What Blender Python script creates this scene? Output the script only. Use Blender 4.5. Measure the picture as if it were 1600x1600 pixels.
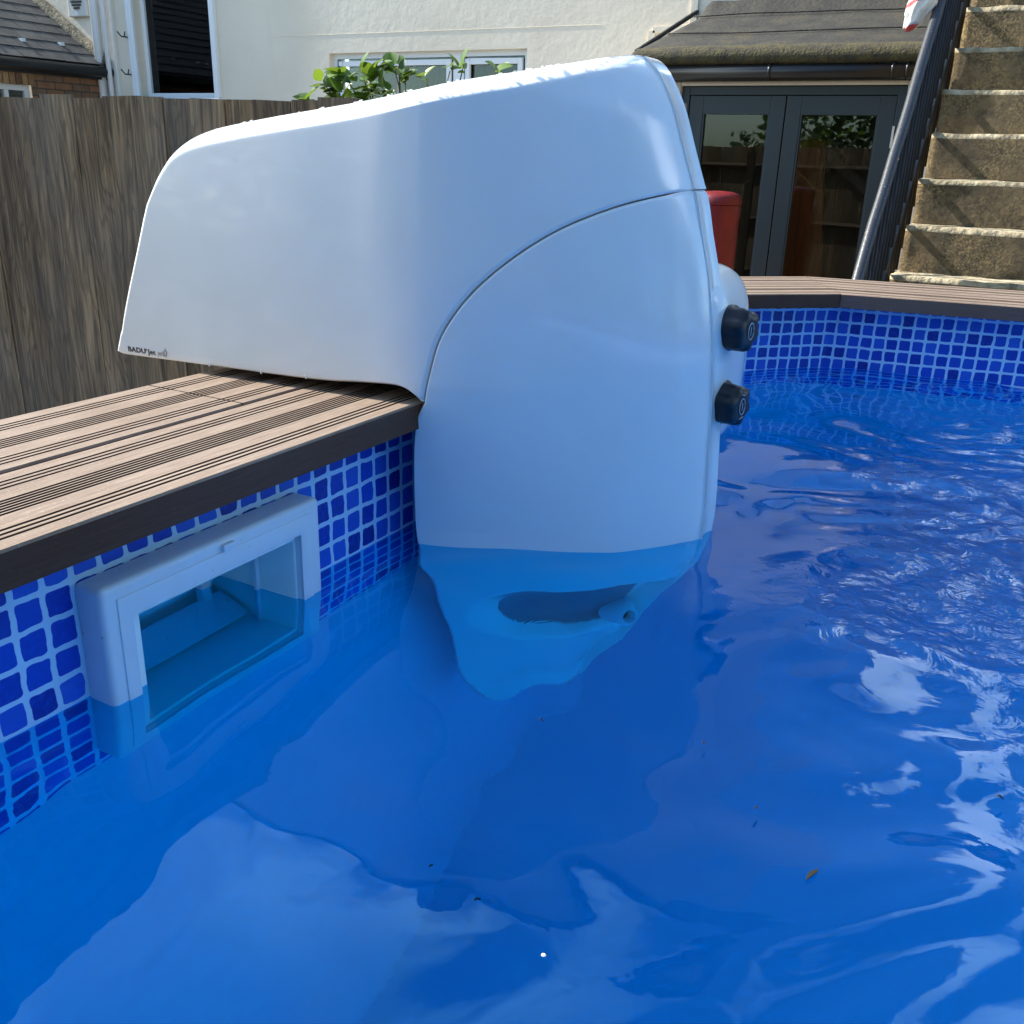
import bpy, bmesh, math, random
import numpy as np
from mathutils import Vector, Matrix, Quaternion, noise
R = math.radians
random.seed(7); rng = np.random.default_rng(5)
sc = bpy.context.scene
for o in list(bpy.data.objects): bpy.data.objects.remove(o)
# World frame: x runs out over the pool from the near coping edge, y along that edge, z=0 the water.

# ---------------------------------------------------------------- camera
cam = bpy.data.cameras.new('camera'); camo = bpy.data.objects.new('camera', cam)
sc.collection.objects.link(camo); sc.camera = camo
cam.sensor_width = 36; cam.lens = 36 * 1481.8 / 1600
cam.clip_start = 0.02; cam.clip_end = 500
camo.location = (0.6009, 0, 0.45)
_M = Matrix.Rotation(R(28.396), 3, 'Z') @ Matrix.Rotation(R(90 - 20.679), 3, 'X') @ Matrix.Rotation(0.0307, 3, 'Z')
camo.rotation_euler = _M.to_euler()

# ---------------------------------------------------------------- light
SUN_AZ, SUN_EL = R(-92.9), R(38)         # compass angle from +y towards +x
w = bpy.data.worlds.new('World'); sc.world = w; w.use_nodes = True
nt = w.node_tree; nt.nodes.clear()
def N(nt, t, **k):
    n = nt.nodes.new(t)
    for a, v in k.items(): setattr(n, a, v)
    return n
out = N(nt, 'ShaderNodeOutputWorld'); bg = N(nt, 'ShaderNodeBackground'); bg.inputs[1].default_value = 0.15
sky = N(nt, 'ShaderNodeTexSky', sky_type='NISHITA'); sky.sun_disc = False
sky.sun_elevation = SUN_EL; sky.sun_rotation = SUN_AZ
sky.air_density = 1.0; sky.dust_density = 1.2; sky.ozone_density = 1.2
tcw = N(nt, 'ShaderNodeTexCoord'); mp = N(nt, 'ShaderNodeMapping'); mp.inputs['Scale'].default_value = (1, 1, 2.2)
mp.inputs['Location'].default_value = (0.3, 0.1, 0.4)
nz = N(nt, 'ShaderNodeTexNoise'); nz.inputs['Scale'].default_value = 1.6; nz.inputs['Detail'].default_value = 6
cr = N(nt, 'ShaderNodeValToRGB'); cr.color_ramp.elements[0].position = .52; cr.color_ramp.elements[1].position = .60
mxw = N(nt, 'ShaderNodeMixRGB'); mxw.inputs[2].default_value = (13, 14.5, 16, 1)
L = nt.links.new
L(tcw.outputs['Generated'], mp.inputs[0]); L(mp.outputs[0], nz.inputs[0]); L(nz.outputs[0], cr.inputs[0])
nrm_ = N(nt, 'ShaderNodeVectorMath', operation='DOT_PRODUCT'); L(tcw.outputs['Generated'], nrm_.inputs[0]); nrm_.inputs[1].default_value = (.12, .99, 0)
mk_ = N(nt, 'ShaderNodeMapRange'); L(nrm_.outputs['Value'], mk_.inputs[0]); mk_.inputs[1].default_value = .15; mk_.inputs[2].default_value = .6; mk_.inputs[3].default_value = .05
mu_ = N(nt, 'ShaderNodeMath', operation='MULTIPLY'); L(cr.outputs[0], mu_.inputs[0]); L(mk_.outputs[0], mu_.inputs[1])
sxw = N(nt, 'ShaderNodeSeparateXYZ'); L(tcw.outputs['Generated'], sxw.inputs[0])
def wm(op, a, b_=None):
    n_ = N(nt, 'ShaderNodeMath', operation=op)
    for i_, v_ in enumerate((a, b_)):
        if v_ is None: continue
        if isinstance(v_, (int, float)): n_.inputs[i_].default_value = v_
        else: L(v_, n_.inputs[i_])
    return n_.outputs[0]
def wr(v_, a, b_):
    n_ = N(nt, 'ShaderNodeMapRange', interpolation_type='SMOOTHSTEP'); L(v_, n_.inputs[0]); n_.inputs[1].default_value = a; n_.inputs[2].default_value = b_; return n_.outputs[0]
# bright cloud streak added out of view, for the reflection in the water
off_w = wm('ABSOLUTE', wm('ADD', wm('SUBTRACT', sxw.outputs[0], .02), wm('MULTIPLY', wm('SUBTRACT', nz.outputs[0], .5), .9)))
strk = wm('MULTIPLY', wr(off_w, .05, .02), wm('MULTIPLY', wm('MULTIPLY', wr(sxw.outputs[2], .30, .36), wr(sxw.outputs[2], .74, .62)), wr(sxw.outputs[1], .2, .4)))
mx2 = wm('MAXIMUM', mu_.outputs[0], strk)
L(mx2, mxw.inputs[0]); tint_ = N(nt, 'ShaderNodeMixRGB', blend_type='MULTIPLY'); tint_.inputs[0].default_value = 1; tint_.inputs[2].default_value = (.84, 1.01, 1.10, 1)
L(sky.outputs[0], tint_.inputs[1]); L(tint_.outputs[0], mxw.inputs[1]); L(mxw.outputs[0], bg.inputs[0]); L(bg.outputs[0], out.inputs[0])
sl = bpy.data.lights.new('sun', 'SUN'); sl.energy = 5.0; sl.angle = R(0.53); sl.color = (1.0, .93, .82)
so = bpy.data.objects.new('sun', sl); sc.collection.objects.link(so)
sd = Vector((math.sin(SUN_AZ) * math.cos(SUN_EL), math.cos(SUN_AZ) * math.cos(SUN_EL), math.sin(SUN_EL)))
so.rotation_euler = sd.to_track_quat('Z', 'Y').to_euler(); so.location = sd * 30
sc.view_settings.view_transform = 'Standard'; sc.view_settings.look = 'None'
sc.view_settings.exposure = 1.2; sc.view_settings.gamma = 1
sc.render.engine = 'CYCLES'
sc.cycles.use_denoising = True
sc.cycles.max_bounces = 10; sc.cycles.transmission_bounces = 8; sc.cycles.glossy_bounces = 5; sc.cycles.diffuse_bounces = 5
sc.cycles.caustics_refractive = True; sc.cycles.caustics_reflective = False
sc.cycles.sample_clamp_indirect = 4.0; sc.cycles.blur_glossy = 0.5

# ---------------------------------------------------------------- helpers
def tag(o, label=None, cat=None, group=None, kind=None):
    if label: o['label'] = label
    if cat: o['category'] = cat
    if group: o['group'] = group
    if kind: o['kind'] = kind
    return o
def empty(name, loc=(0, 0, 0), label=None, cat=None, group=None):
    o = bpy.data.objects.new(name, None); sc.collection.objects.link(o); o.location = loc
    o.empty_display_size = .1
    return tag(o, label, cat, group)
class MB:
    """gathers shapes in world coordinates and links them as one mesh object"""
    def __init__(s): s.bm = bmesh.new(); s.uv = s.bm.loops.layers.uv.new('UVMap')
    def face(s, pts, uvs=None, smooth=False):
        vs = [s.bm.verts.new(p) for p in pts]
        try: f = s.bm.faces.new(vs)
        except ValueError: return None
        f.smooth = smooth
        if uvs:
            for l, u in zip(f.loops, uvs): l[s.uv].uv = u
        return f
    def box(s, x0, x1, y0, y1, z0, z1, rot=None, piv=None):
        P = [Vector((x, y, z)) for x in (x0, x1) for y in (y0, y1) for z in (z0, z1)]
        if rot is not None:
            piv = Vector(piv) if piv else Vector(((x0+x1)/2, (y0+y1)/2, (z0+z1)/2))
            P = [rot @ (p - piv) + piv for p in P]
        vs = [s.bm.verts.new(p) for p in P]
        for idx, k in (((0,1,3,2),0), ((4,6,7,5),0), ((0,4,5,1),1), ((2,3,7,6),1), ((0,2,6,4),2), ((1,5,7,3),2)):
            f = s.bm.faces.new([vs[i] for i in idx])
            for l in f.loops:
                c = l.vert.co
                l[s.uv].uv = ((c.y, c.z), (c.x, c.z), (c.x, c.y))[k]
        return s
    def tube(s, pts, r, n=12, cap=True, smooth=True):
        pts = [Vector(p) for p in pts]; rings = []
        rr = r if isinstance(r, (list, tuple)) else [r]*len(pts)
        up = Vector((0, 0, 1))
        for i, p in enumerate(pts):
            t = (pts[min(i+1, len(pts)-1)] - pts[max(i-1, 0)]).normalized()
            a = t.cross(up)
            if a.length < 1e-3: a = t.cross(Vector((1, 0, 0)))
            a.normalize(); b = a.cross(t)
            rings.append([s.bm.verts.new(p + (a*math.cos(2*math.pi*k/n) + b*math.sin(2*math.pi*k/n))*rr[i]) for k in range(n)])
        for A, B in zip(rings, rings[1:]):
            for k in range(n):
                f = s.bm.faces.new((A[k], A[(k+1) % n], B[(k+1) % n], B[k])); f.smooth = smooth
        if cap:
            s.bm.faces.new(rings[0]); s.bm.faces.new(rings[-1][::-1])
        return s
    def lathe(s, prof, origin, axis=(0, 0, 1), n=32, lobes=0, lobe=0, smooth=True):
        q = Vector((0, 0, 1)).rotation_difference(Vector(axis)); O = Vector(origin); rings = []
        for r, h, *m in prof:
            m = m[0] if m else 0
            rings.append([s.bm.verts.new(O + q @ Vector(((r + m*lobe*math.cos(lobes*2*math.pi*k/n))*math.cos(2*math.pi*k/n),
                                                         (r + m*lobe*math.cos(lobes*2*math.pi*k/n))*math.sin(2*math.pi*k/n), h))) for k in range(n)])
        for A, B in zip(rings, rings[1:]):
            for k in range(n):
                f = s.bm.faces.new((A[k], A[(k+1) % n], B[(k+1) % n], B[k])); f.smooth = smooth
        s.bm.faces.new(rings[0][::-1]); s.bm.faces.new(rings[-1])
        return s
    def build(s, name, mat, parent=None, bevel=0, seg=2, auto=None):
        bmesh.ops.remove_doubles(s.bm, verts=s.bm.verts, dist=1e-6)
        bmesh.ops.recalc_face_normals(s.bm, faces=s.bm.faces)
        if bevel:
            es = [e for e in s.bm.edges if len(e.link_faces) == 2 and e.calc_face_angle(0) > R(40)]
            bmesh.ops.bevel(s.bm, geom=es, offset=bevel, segments=seg, profile=.5, affect='EDGES', clamp_overlap=True)
        if auto:
            for f in s.bm.faces: f.smooth = True
            for e in s.bm.edges:
                e.smooth = not (len(e.link_faces) == 2 and e.calc_face_angle(0) > R(auto))
        return link_bm(name, s.bm, mat, parent)
def link_bm(name, bm, mat, parent=None):
    me = bpy.data.meshes.new(name); bm.to_mesh(me); bm.free()
    o = bpy.data.objects.new(name, me); sc.collection.objects.link(o)
    for m in (mat if isinstance(mat, (list, tuple)) else [mat]): me.materials.append(m)
    if parent is not None:
        o.parent = parent; o.matrix_parent_inverse = Matrix.Translation(-parent.location)
    return o
def mesh_np(name, V, F, mat, parent=None, smooth=True, sharp=None):
    me = bpy.data.meshes.new(name); me.from_pydata([tuple(v) for v in V], [], F); me.update()
    if smooth: me.polygons.foreach_set('use_smooth', [True]*len(me.polygons))
    me.materials.append(mat)
    o = bpy.data.objects.new(name, me); sc.collection.objects.link(o)
    if parent is not None:
        o.parent = parent; o.matrix_parent_inverse = Matrix.Translation(-parent.location)
    return o

# ---------------------------------------------------------------- materials
def mat(name, col=(.5, .5, .5), rough=.5, metal=0, coat=0, spec=.5, trans=0, ior=1.45):
    m = bpy.data.materials.new(name); m.use_nodes = True
    b = m.node_tree.nodes['Principled BSDF']
    b.inputs['Base Color'].default_value = (*col, 1); b.inputs['Roughness'].default_value = rough
    b.inputs['Metallic'].default_value = metal; b.inputs['Coat Weight'].default_value = coat
    b.inputs['Coat Roughness'].default_value = .03
    b.inputs['Specular IOR Level'].default_value = spec; b.inputs['Transmission Weight'].default_value = trans
    b.inputs['IOR'].default_value = ior
    return m
def nodes(m): return m.node_tree, m.node_tree.nodes['Principled BSDF'], m.node_tree.links.new
def coords(nt, kind='Object', scale=(1, 1, 1), rot=(0, 0, 0)):
    t = N(nt, 'ShaderNodeTexCoord'); mpn = N(nt, 'ShaderNodeMapping'); mpn.inputs['Scale'].default_value = scale
    mpn.inputs['Rotation'].default_value = rot
    nt.links.new(t.outputs[kind], mpn.inputs[0]); return mpn.outputs[0]
def noise_n(nt, vec, scale, detail=4, rough=.5, dist=0):
    n = N(nt, 'ShaderNodeTexNoise'); n.inputs['Scale'].default_value = scale; n.inputs['Detail'].default_value = detail
    n.inputs['Roughness'].default_value = rough; n.inputs['Distortion'].default_value = dist
    nt.links.new(vec, n.inputs['Vector']); return n.outputs[0]
def ramp(nt, val, stops):
    r = N(nt, 'ShaderNodeValToRGB'); e = r.color_ramp.elements
    while len(e) < len(stops): e.new(.5)
    for el, (p, c) in zip(e, stops): el.position = p; el.color = (*c, 1) if len(c) == 3 else c
    nt.links.new(val, r.inputs[0]); return r.outputs[0]
def mixc(nt, f, a, b, mode='MIX'):
    m = N(nt, 'ShaderNodeMixRGB', blend_type=mode)
    for i, v in zip((0, 1, 2), (f, a, b)):
        if isinstance(v, (int, float)): m.inputs[i].default_value = v
        elif isinstance(v, tuple): m.inputs[i].default_value = (*v, 1)
        else: nt.links.new(v, m.inputs[i])
    return m.outputs[0]
def bump(nt, b, h, strength=.3, dist=.01, chain=None):
    n = N(nt, 'ShaderNodeBump'); n.inputs['Strength'].default_value = strength; n.inputs['Distance'].default_value = dist
    nt.links.new(h, n.inputs['Height'])
    if chain is not None: nt.links.new(chain, n.inputs['Normal'])
    if b is not None: nt.links.new(n.outputs[0], b.inputs['Normal'])
    return n.outputs[0]
def math_n(nt, op, a, b=None, c=None):
    n = N(nt, 'ShaderNodeMath', operation=op)
    for i, v in enumerate((a, b, c)):
        if v is None: continue
        if isinstance(v, (int, float)): n.inputs[i].default_value = v
        else: nt.links.new(v, n.inputs[i])
    return n.outputs[0]

# white moulded plastic of the swim jet
M_white = mat('gloss_white_plastic', (.84, .85, .84), .14, coat=.45)
t, b, l = nodes(M_white); c = coords(t)
l(ramp(t, noise_n(t, c, 9, 5), [(.3, (.83, .84, .83)), (.7, (.86, .87, .86))]), b.inputs['Base Color'])
l(ramp(t, noise_n(t, c, 25, 4), [(.35, (.13,)*3), (.75, (.24,)*3)]), b.inputs['Roughness'])
M_sat = mat('satin_white_plastic', (.70, .78, .84), .38)
t, b, l = nodes(M_sat); c = coords(t)
l(mixc(t, ramp(t, noise_n(t, c, 130, 2), [(.72, (0,)*3), (.76, (1,)*3)]), (.70, .78, .84), (.4, .45, .5)), b.inputs['Base Color'])
bump(t, b, noise_n(t, c, 220, 2), .05, .001)
M_throat = mat('pale_plastic', (.86, .97, .94), .5)
M_intake_shade = mat('shaded_intake_plastic', (.16, .21, .27), .6)  # shade inside the intake recess, put into a darker colour
M_black = mat('black_rubbery_plastic', (.012, .014, .02), .38)
M_print = mat('black_print', (.01, .01, .01), .5)
M_printgrey = mat('grey_print', (.35, .35, .36), .5)
M_mark = mat('white_print', (.45, .5, .55), .5)
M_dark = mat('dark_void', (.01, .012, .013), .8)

# composite decking
def deck_mat(name, c0, c1, c2, side=False):
    m = mat(name, c1, .62, spec=.25); t, b, l = nodes(m)
    u = coords(t, 'UV', (9, 160, 1)); g = noise_n(t, u, 1.5, 5, .65)
    u2 = coords(t, 'UV', (25, 600, 1)); g2 = noise_n(t, u2, 1, 3, .6)
    o = coords(t, 'Object'); big = noise_n(t, o, 4, 4)
    col = ramp(t, g, [(.3, c0), (.5, c1), (.72, c2)])
    col = mixc(t, .45, col, ramp(t, g2, [(.3, c0), (.7, c2)]))
    col = mixc(t, ramp(t, big, [(.35, (0,)*3), (.7, (.4,)*3)]), col, c0, 'MIX')
    sp = noise_n(t, o, 260, 2); col = mixc(t, ramp(t, sp, [(.63, (0,)*3), (.72, (.5,)*3)]), col, c2)
    l(col, b.inputs['Base Color'])
    l(ramp(t, big, [(.3, (.45,)*3), (.7, (.75,)*3)]), b.inputs['Roughness'])
    bump(t, b, math_n(t, 'ADD', g2, math_n(t, 'MULTIPLY', sp, .6)), .35, .0012)
    return m
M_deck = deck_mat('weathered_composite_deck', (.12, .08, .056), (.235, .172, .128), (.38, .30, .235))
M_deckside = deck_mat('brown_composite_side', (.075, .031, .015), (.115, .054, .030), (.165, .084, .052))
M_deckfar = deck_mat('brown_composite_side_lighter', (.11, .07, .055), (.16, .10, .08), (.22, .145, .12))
M_groove = mat('deck_groove', (.03, .02, .017), .8)

# printed mosaic liner; UV.x metres along the wall, UV.y = world height in metres
M_liner = mat('printed_blue_liner', (.0, .1, .6), .35); t, b, l = nodes(M_liner)
P = .0275
uv = N(t, 'ShaderNodeTexCoord').outputs['UV']
wob = N(t, 'ShaderNodeTexNoise'); wob.inputs['Scale'].default_value = 55; wob.inputs['Detail'].default_value = 2; l(uv, wob.inputs['Vector'])
wv = N(t, 'ShaderNodeVectorMath', operation='SUBTRACT'); l(wob.outputs['Color'], wv.inputs[0]); wv.inputs[1].default_value = (.5, .5, .5)
ws = N(t, 'ShaderNodeVectorMath', operation='SCALE'); l(wv.outputs[0], ws.inputs[0]); ws.inputs['Scale'].default_value = .0048
wa = N(t, 'ShaderNodeVectorMath', operation='ADD'); l(uv, wa.inputs[0]); l(ws.outputs[0], wa.inputs[1])
dv = N(t, 'ShaderNodeVectorMath', operation='SCALE'); l(wa.outputs[0], dv.inputs[0]); dv.inputs['Scale'].default_value = 1/P
sx = N(t, 'ShaderNodeSeparateXYZ'); l(dv.outputs[0], sx.inputs[0])
fx = math_n(t, 'ABSOLUTE', math_n(t, 'SUBTRACT', math_n(t, 'FRACT', sx.outputs[0]), .5))
fy = math_n(t, 'ABSOLUTE', math_n(t, 'SUBTRACT', math_n(t, 'FRACT', sx.outputs[1]), .5))
fx4 = math_n(t, 'POWER', math_n(t, 'MULTIPLY', fx, 2.0), 9.0); fy4 = math_n(t, 'POWER', math_n(t, 'MULTIPLY', fy, 2.0), 9.0)
rd = math_n(t, 'POWER', math_n(t, 'ADD', fx4, fy4), 1/9.0)
grout = ramp(t, rd, [(.795, (0,)*3), (.83, (1,)*3)])
fl = N(t, 'ShaderNodeVectorMath', operation='FLOOR'); l(dv.outputs[0], fl.inputs[0])
wn = N(t, 'ShaderNodeTexWhiteNoise', noise_dimensions='2D'); l(fl.outputs[0], wn.inputs['Vector'])
tile = ramp(t, wn.outputs['Value'], [(0, (.003, .015, .24)), (.2, (.004, .035, .40)), (.6, (.008, .07, .55)), (1, (.03, .14, .68))])
blot = noise_n(t, uv, 160, 3)
tile = mixc(t, ramp(t, blot, [(.45, (0,)*3), (.75, (.6,)*3)]), tile, (.01, .09, .62))
mos = mixc(t, grout, tile, (.50, .74, .94))
suv = N(t, 'ShaderNodeSeparateXYZ'); l(uv, suv.inputs[0])
inb = math_n(t, 'GREATER_THAN', suv.outputs[1], -.1435)
pl = mixc(t, noise_n(t, uv, 30, 3), (.001, .53, .74), (.002, .61, .81))
l(mixc(t, inb, pl, mos), b.inputs['Base Color'])
M_floor = mat('plain_blue_liner', (.004, .45, .9), .4); t, b, l = nodes(M_floor); c = coords(t)
l(mixc(t, ramp(t, noise_n(t, c, 1.6, 4), [(.35, (0,)*3), (.7, (1,)*3)]), (.001, .53, .74), (.002, .61, .81)), b.inputs['Base Color'])

# water
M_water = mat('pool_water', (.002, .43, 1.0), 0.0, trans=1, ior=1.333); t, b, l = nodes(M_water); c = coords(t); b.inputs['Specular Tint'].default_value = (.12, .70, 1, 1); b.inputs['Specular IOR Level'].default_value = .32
h1 = noise_n(t, c, 16, 3, .5, .6); h2 = noise_n(t, c, 48, 2, .5, .4)
bn = bump(t, None, math_n(t, 'ADD', h1, math_n(t, 'MULTIPLY', h2, .12)), .035, .012)
sw = N(t, 'ShaderNodeSeparateXYZ'); l(c, sw.inputs[0])
def mr(v, a_, b_):
    n_ = N(t, 'ShaderNodeMapRange', interpolation_type='SMOOTHSTEP'); l(v, n_.inputs[0]); n_.inputs[1].default_value = a_; n_.inputs[2].default_value = b_; return n_.outputs[0]
patch = mr(noise_n(t, c, 2.2, 3), .40, .58)
lively = math_n(t, 'MULTIPLY', math_n(t, 'MULTIPLY', mr(sw.outputs[0], .25, .7), mr(sw.outputs[1], .55, 1.0)), patch)
h3 = noise_n(t, c, 26, 4, .55, .8)
bump(t, b, math_n(t, 'MULTIPLY', h3, lively), 1.0, .0065, bn)

# render, stone, timber
def plaster(name, c, dirt, bs=.25):
    m = mat(name, c, .85); t, b, l = nodes(m); o = coords(t)
    n1 = noise_n(t, o, 1.3, 5); n2 = noise_n(t, o, 14, 6, .6); v = coords(t, 'Object', (3, 3, .35)); n3 = noise_n(t, v, 3, 5)
    col = mixc(t, ramp(t, n1, [(.35, (0,)*3), (.75, (.55,)*3)]), c, dirt)
    col = mixc(t, ramp(t, n3, [(.6, (0,)*3), (.85, (.45,)*3)]), col, dirt)
    l(col, b.inputs['Base Color']); bump(t, b, n2, bs, .03); return m
M_wall = plaster('cream_painted_render', (.76, .67, .53), (.62, .53, .40), .14)
M_wallw = plaster('white_painted_render', (.70, .68, .62), (.55, .52, .46), .15)
M_frame = mat('white_window_paint', (.74, .76, .76), .4)
M_framedirty = plaster('aged_white_paint', (.62, .61, .57), (.44, .42, .37), .1)
M_doorpaint = mat('slate_grey_paint', (.018, .028, .033), .42)
def glass(name, tint):
    m = mat(name, tint, .02, trans=0, spec=.9); t, b, l = nodes(m)
    g = N(t, 'ShaderNodeBsdfGlossy'); g.inputs['Roughness'].default_value = .015; g.inputs['Color'].default_value = (.9, .95, .95, 1)
    tr = N(t, 'ShaderNodeBsdfTransparent'); tr.inputs['Color'].default_value = (*tint, 1)
    f = N(t, 'ShaderNodeFresnel'); f.inputs['IOR'].default_value = 1.5
    ms = N(t, 'ShaderNodeMixShader'); l(f.outputs[0], ms.inputs[0]); l(tr.outputs[0], ms.inputs[1]); l(g.outputs[0], ms.inputs[2])
    l(ms.outputs[0], t.nodes['Material Output'].inputs['Surface']); return m
M_glass = glass('window_glass', (.75, .8, .78))
M_blind = mat('dark_slatted_blind', (.11, .095, .085), .6)
M_curtain = mat('grey_net_curtain', (.15, .14, .13), .9)
M_felt = mat('black_roofing_felt', (.03, .03, .028), .8); t, b, l = nodes(M_felt); c = coords(t)
l(ramp(t, noise_n(t, c, 5, 7, .65), [(.35, (.014, .014, .014)), (.55, (.03, .029, .024)), (.75, (.06, .048, .026))]), b.inputs['Base Color'])
bump(t, b, noise_n(t, c, 30, 5), .4, .02)
M_moss = mat('mossy_felt_edge', (.05, .045, .02), .9); t, b, l = nodes(M_moss); c = coords(t)
l(ramp(t, noise_n(t, c, 14, 7, .7), [(.35, (.025, .024, .02)), (.6, (.07, .06, .025)), (.8, (.11, .095, .04))]), b.inputs['Base Color'])
bump(t, b, noise_n(t, c, 60, 4), .6, .02)
M_gutter = mat('black_gutter', (.012, .012, .013), .35)
M_iron = mat('chipped_black_iron_paint', (.03, .033, .04), .38); t, b, l = nodes(M_iron); c = coords(t)
chip = noise_n(t, c, 16, 3); sp = noise_n(t, c, 160, 3)
col = mixc(t, ramp(t, sp, [(.66, (0,)*3), (.7, (1,)*3)]), (.03, .034, .042), (.18, .18, .18))
col = mixc(t, ramp(t, chip, [(.72, (0,)*3), (.735, (1,)*3)]), col, (.50, .24, .18))
l(col, b.inputs['Base Color']); bump(t, b, sp, .3, .003)
M_bar = mat('matt_black_iron', (.012, .012, .013), .55, spec=.3)
M_red = mat('dull_red_paint', (.2, .01, .012), .45); t, b, l = nodes(M_red); c = coords(t)
l(ramp(t, noise_n(t, c, 5, 5), [(.3, (.12, .006, .008)), (.7, (.22, .012, .014))]), b.inputs['Base Color'])
M_orange = mat('varnished_orange_wood', (.35, .09, .02), .4); t, b, l = nodes(M_orange); c = coords(t, 'Object', (14, 14, 1.2))
l(ramp(t, noise_n(t, c, 2, 4), [(.3, (.24, .055, .012)), (.7, (.44, .13, .03))]), b.inputs['Base Color'])
M_stone = mat('lichened_concrete_step', (.2, .15, .09), .9); t, b, l = nodes(M_stone); c = coords(t)
nA = noise_n(t, c, 2.6, 8, .62); nB = noise_n(t, c, 26, 6, .7); nC = noise_n(t, c, 7, 6, .65)
col = ramp(t, nA, [(.33, (.035, .03, .023)), (.5, (.10, .073, .04)), (.68, (.21, .15, .075))])
col = mixc(t, ramp(t, nB, [(.42, (0,)*3), (.62, (.5,)*3)]), col, (.27, .20, .10))
col = mixc(t, ramp(t, nC, [(.55, (0,)*3), (.68, (.75,)*3)]), col, (.03, .027, .022))
nD = noise_n(t, c, 90, 5, .75); nE = noise_n(t, c, 4, 5, .6)
col = mixc(t, math_n(t, 'MULTIPLY', ramp(t, nD, [(.48, (0,)*3), (.6, (1,)*3)]), ramp(t, nE, [(.42, (0,)*3), (.6, (1,)*3)])), col, (.40, .28, .12))
col = mixc(t, ramp(t, nD, [(.3, (.7,)*3), (.42, (0,)*3)]), col, (.02, .018, .015))
l(col, b.inputs['Base Color']); bump(t, b, math_n(t, 'ADD', nB, nD), .8, .012)
M_tread = mat('pale_sunlit_tread', (.4, .34, .22), .9); t, b, l = nodes(M_tread); c = coords(t)  # sunlight on the treads put into a paler colour
l(ramp(t, noise_n(t, c, 9, 8, .7), [(.32, (.10, .085, .055)), (.48, (.36, .30, .19)), (.68, (.60, .52, .36))]), b.inputs['Base Color'])
bump(t, b, noise_n(t, c, 30, 5), .8, .02)
M_slate = mat('grey_roof_slate', (.05, .052, .055), .55); t, b, l = nodes(M_slate)
oi = N(t, 'ShaderNodeNewGeometry').outputs['Random Per Island']
c = coords(t)
col = mixc(t, .5, ramp(t, oi, [(0, (.035, .036, .04)), (1, (.085, .085, .085))]), ramp(t, noise_n(t, c, 8, 6), [(.35, (.03, .03, .03)), (.7, (.10, .10, .095))]))
l(col, b.inputs['Base Color']); bump(t, b, noise_n(t, c, 40, 4), .3, .01)
M_mortar = mat('mossy_mortar', (.2, .17, .11), .95); t, b, l = nodes(M_mortar); c = coords(t)
l(ramp(t, noise_n(t, c, 20, 6), [(.35, (.09, .075, .045)), (.7, (.30, .26, .18))]), b.inputs['Base Color'])
bump(t, b, noise_n(t, c, 40, 4), .8, .03)
def brick_mat():
    m = mat('brown_stock_brick', (.2, .1, .05), .9); t, b, l = nodes(m)
    br = N(t, 'ShaderNodeTexBrick'); l(N(t, 'ShaderNodeTexCoord').outputs['UV'], br.inputs['Vector'])
    br.inputs['Scale'].default_value = 1; br.inputs['Brick Width'].default_value = .225; br.inputs['Row Height'].default_value = .075
    br.inputs['Mortar Size'].default_value = .008
    br.inputs['Color1'].default_value = (.22, .10, .045, 1); br.inputs['Color2'].default_value = (.13, .085, .05, 1); br.inputs['Mortar'].default_value = (.06, .05, .035, 1)
    l(mixc(t, .4, br.outputs[0], noise_n(t, coords(t), 12, 5), 'OVERLAY'), b.inputs['Base Color']); bump(t, b, br.outputs[1], -.5, .01); return m
M_brick = brick_mat()
M_soldier = mat('orange_brown_brick', (.25, .13, .06), .9); t, b, l = nodes(M_soldier); c = coords(t)
oi = N(t, 'ShaderNodeNewGeometry').outputs['Random Per Island']
l(mixc(t, .4, ramp(t, oi, [(0, (.12, .06, .03)), (.5, (.24, .13, .06)), (1, (.33, .20, .09))]), noise_n(t, c, 20, 5), 'OVERLAY'), b.inputs['Base Color'])
bump(t, b, noise_n(t, c, 60, 4), .6, .01)
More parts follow.
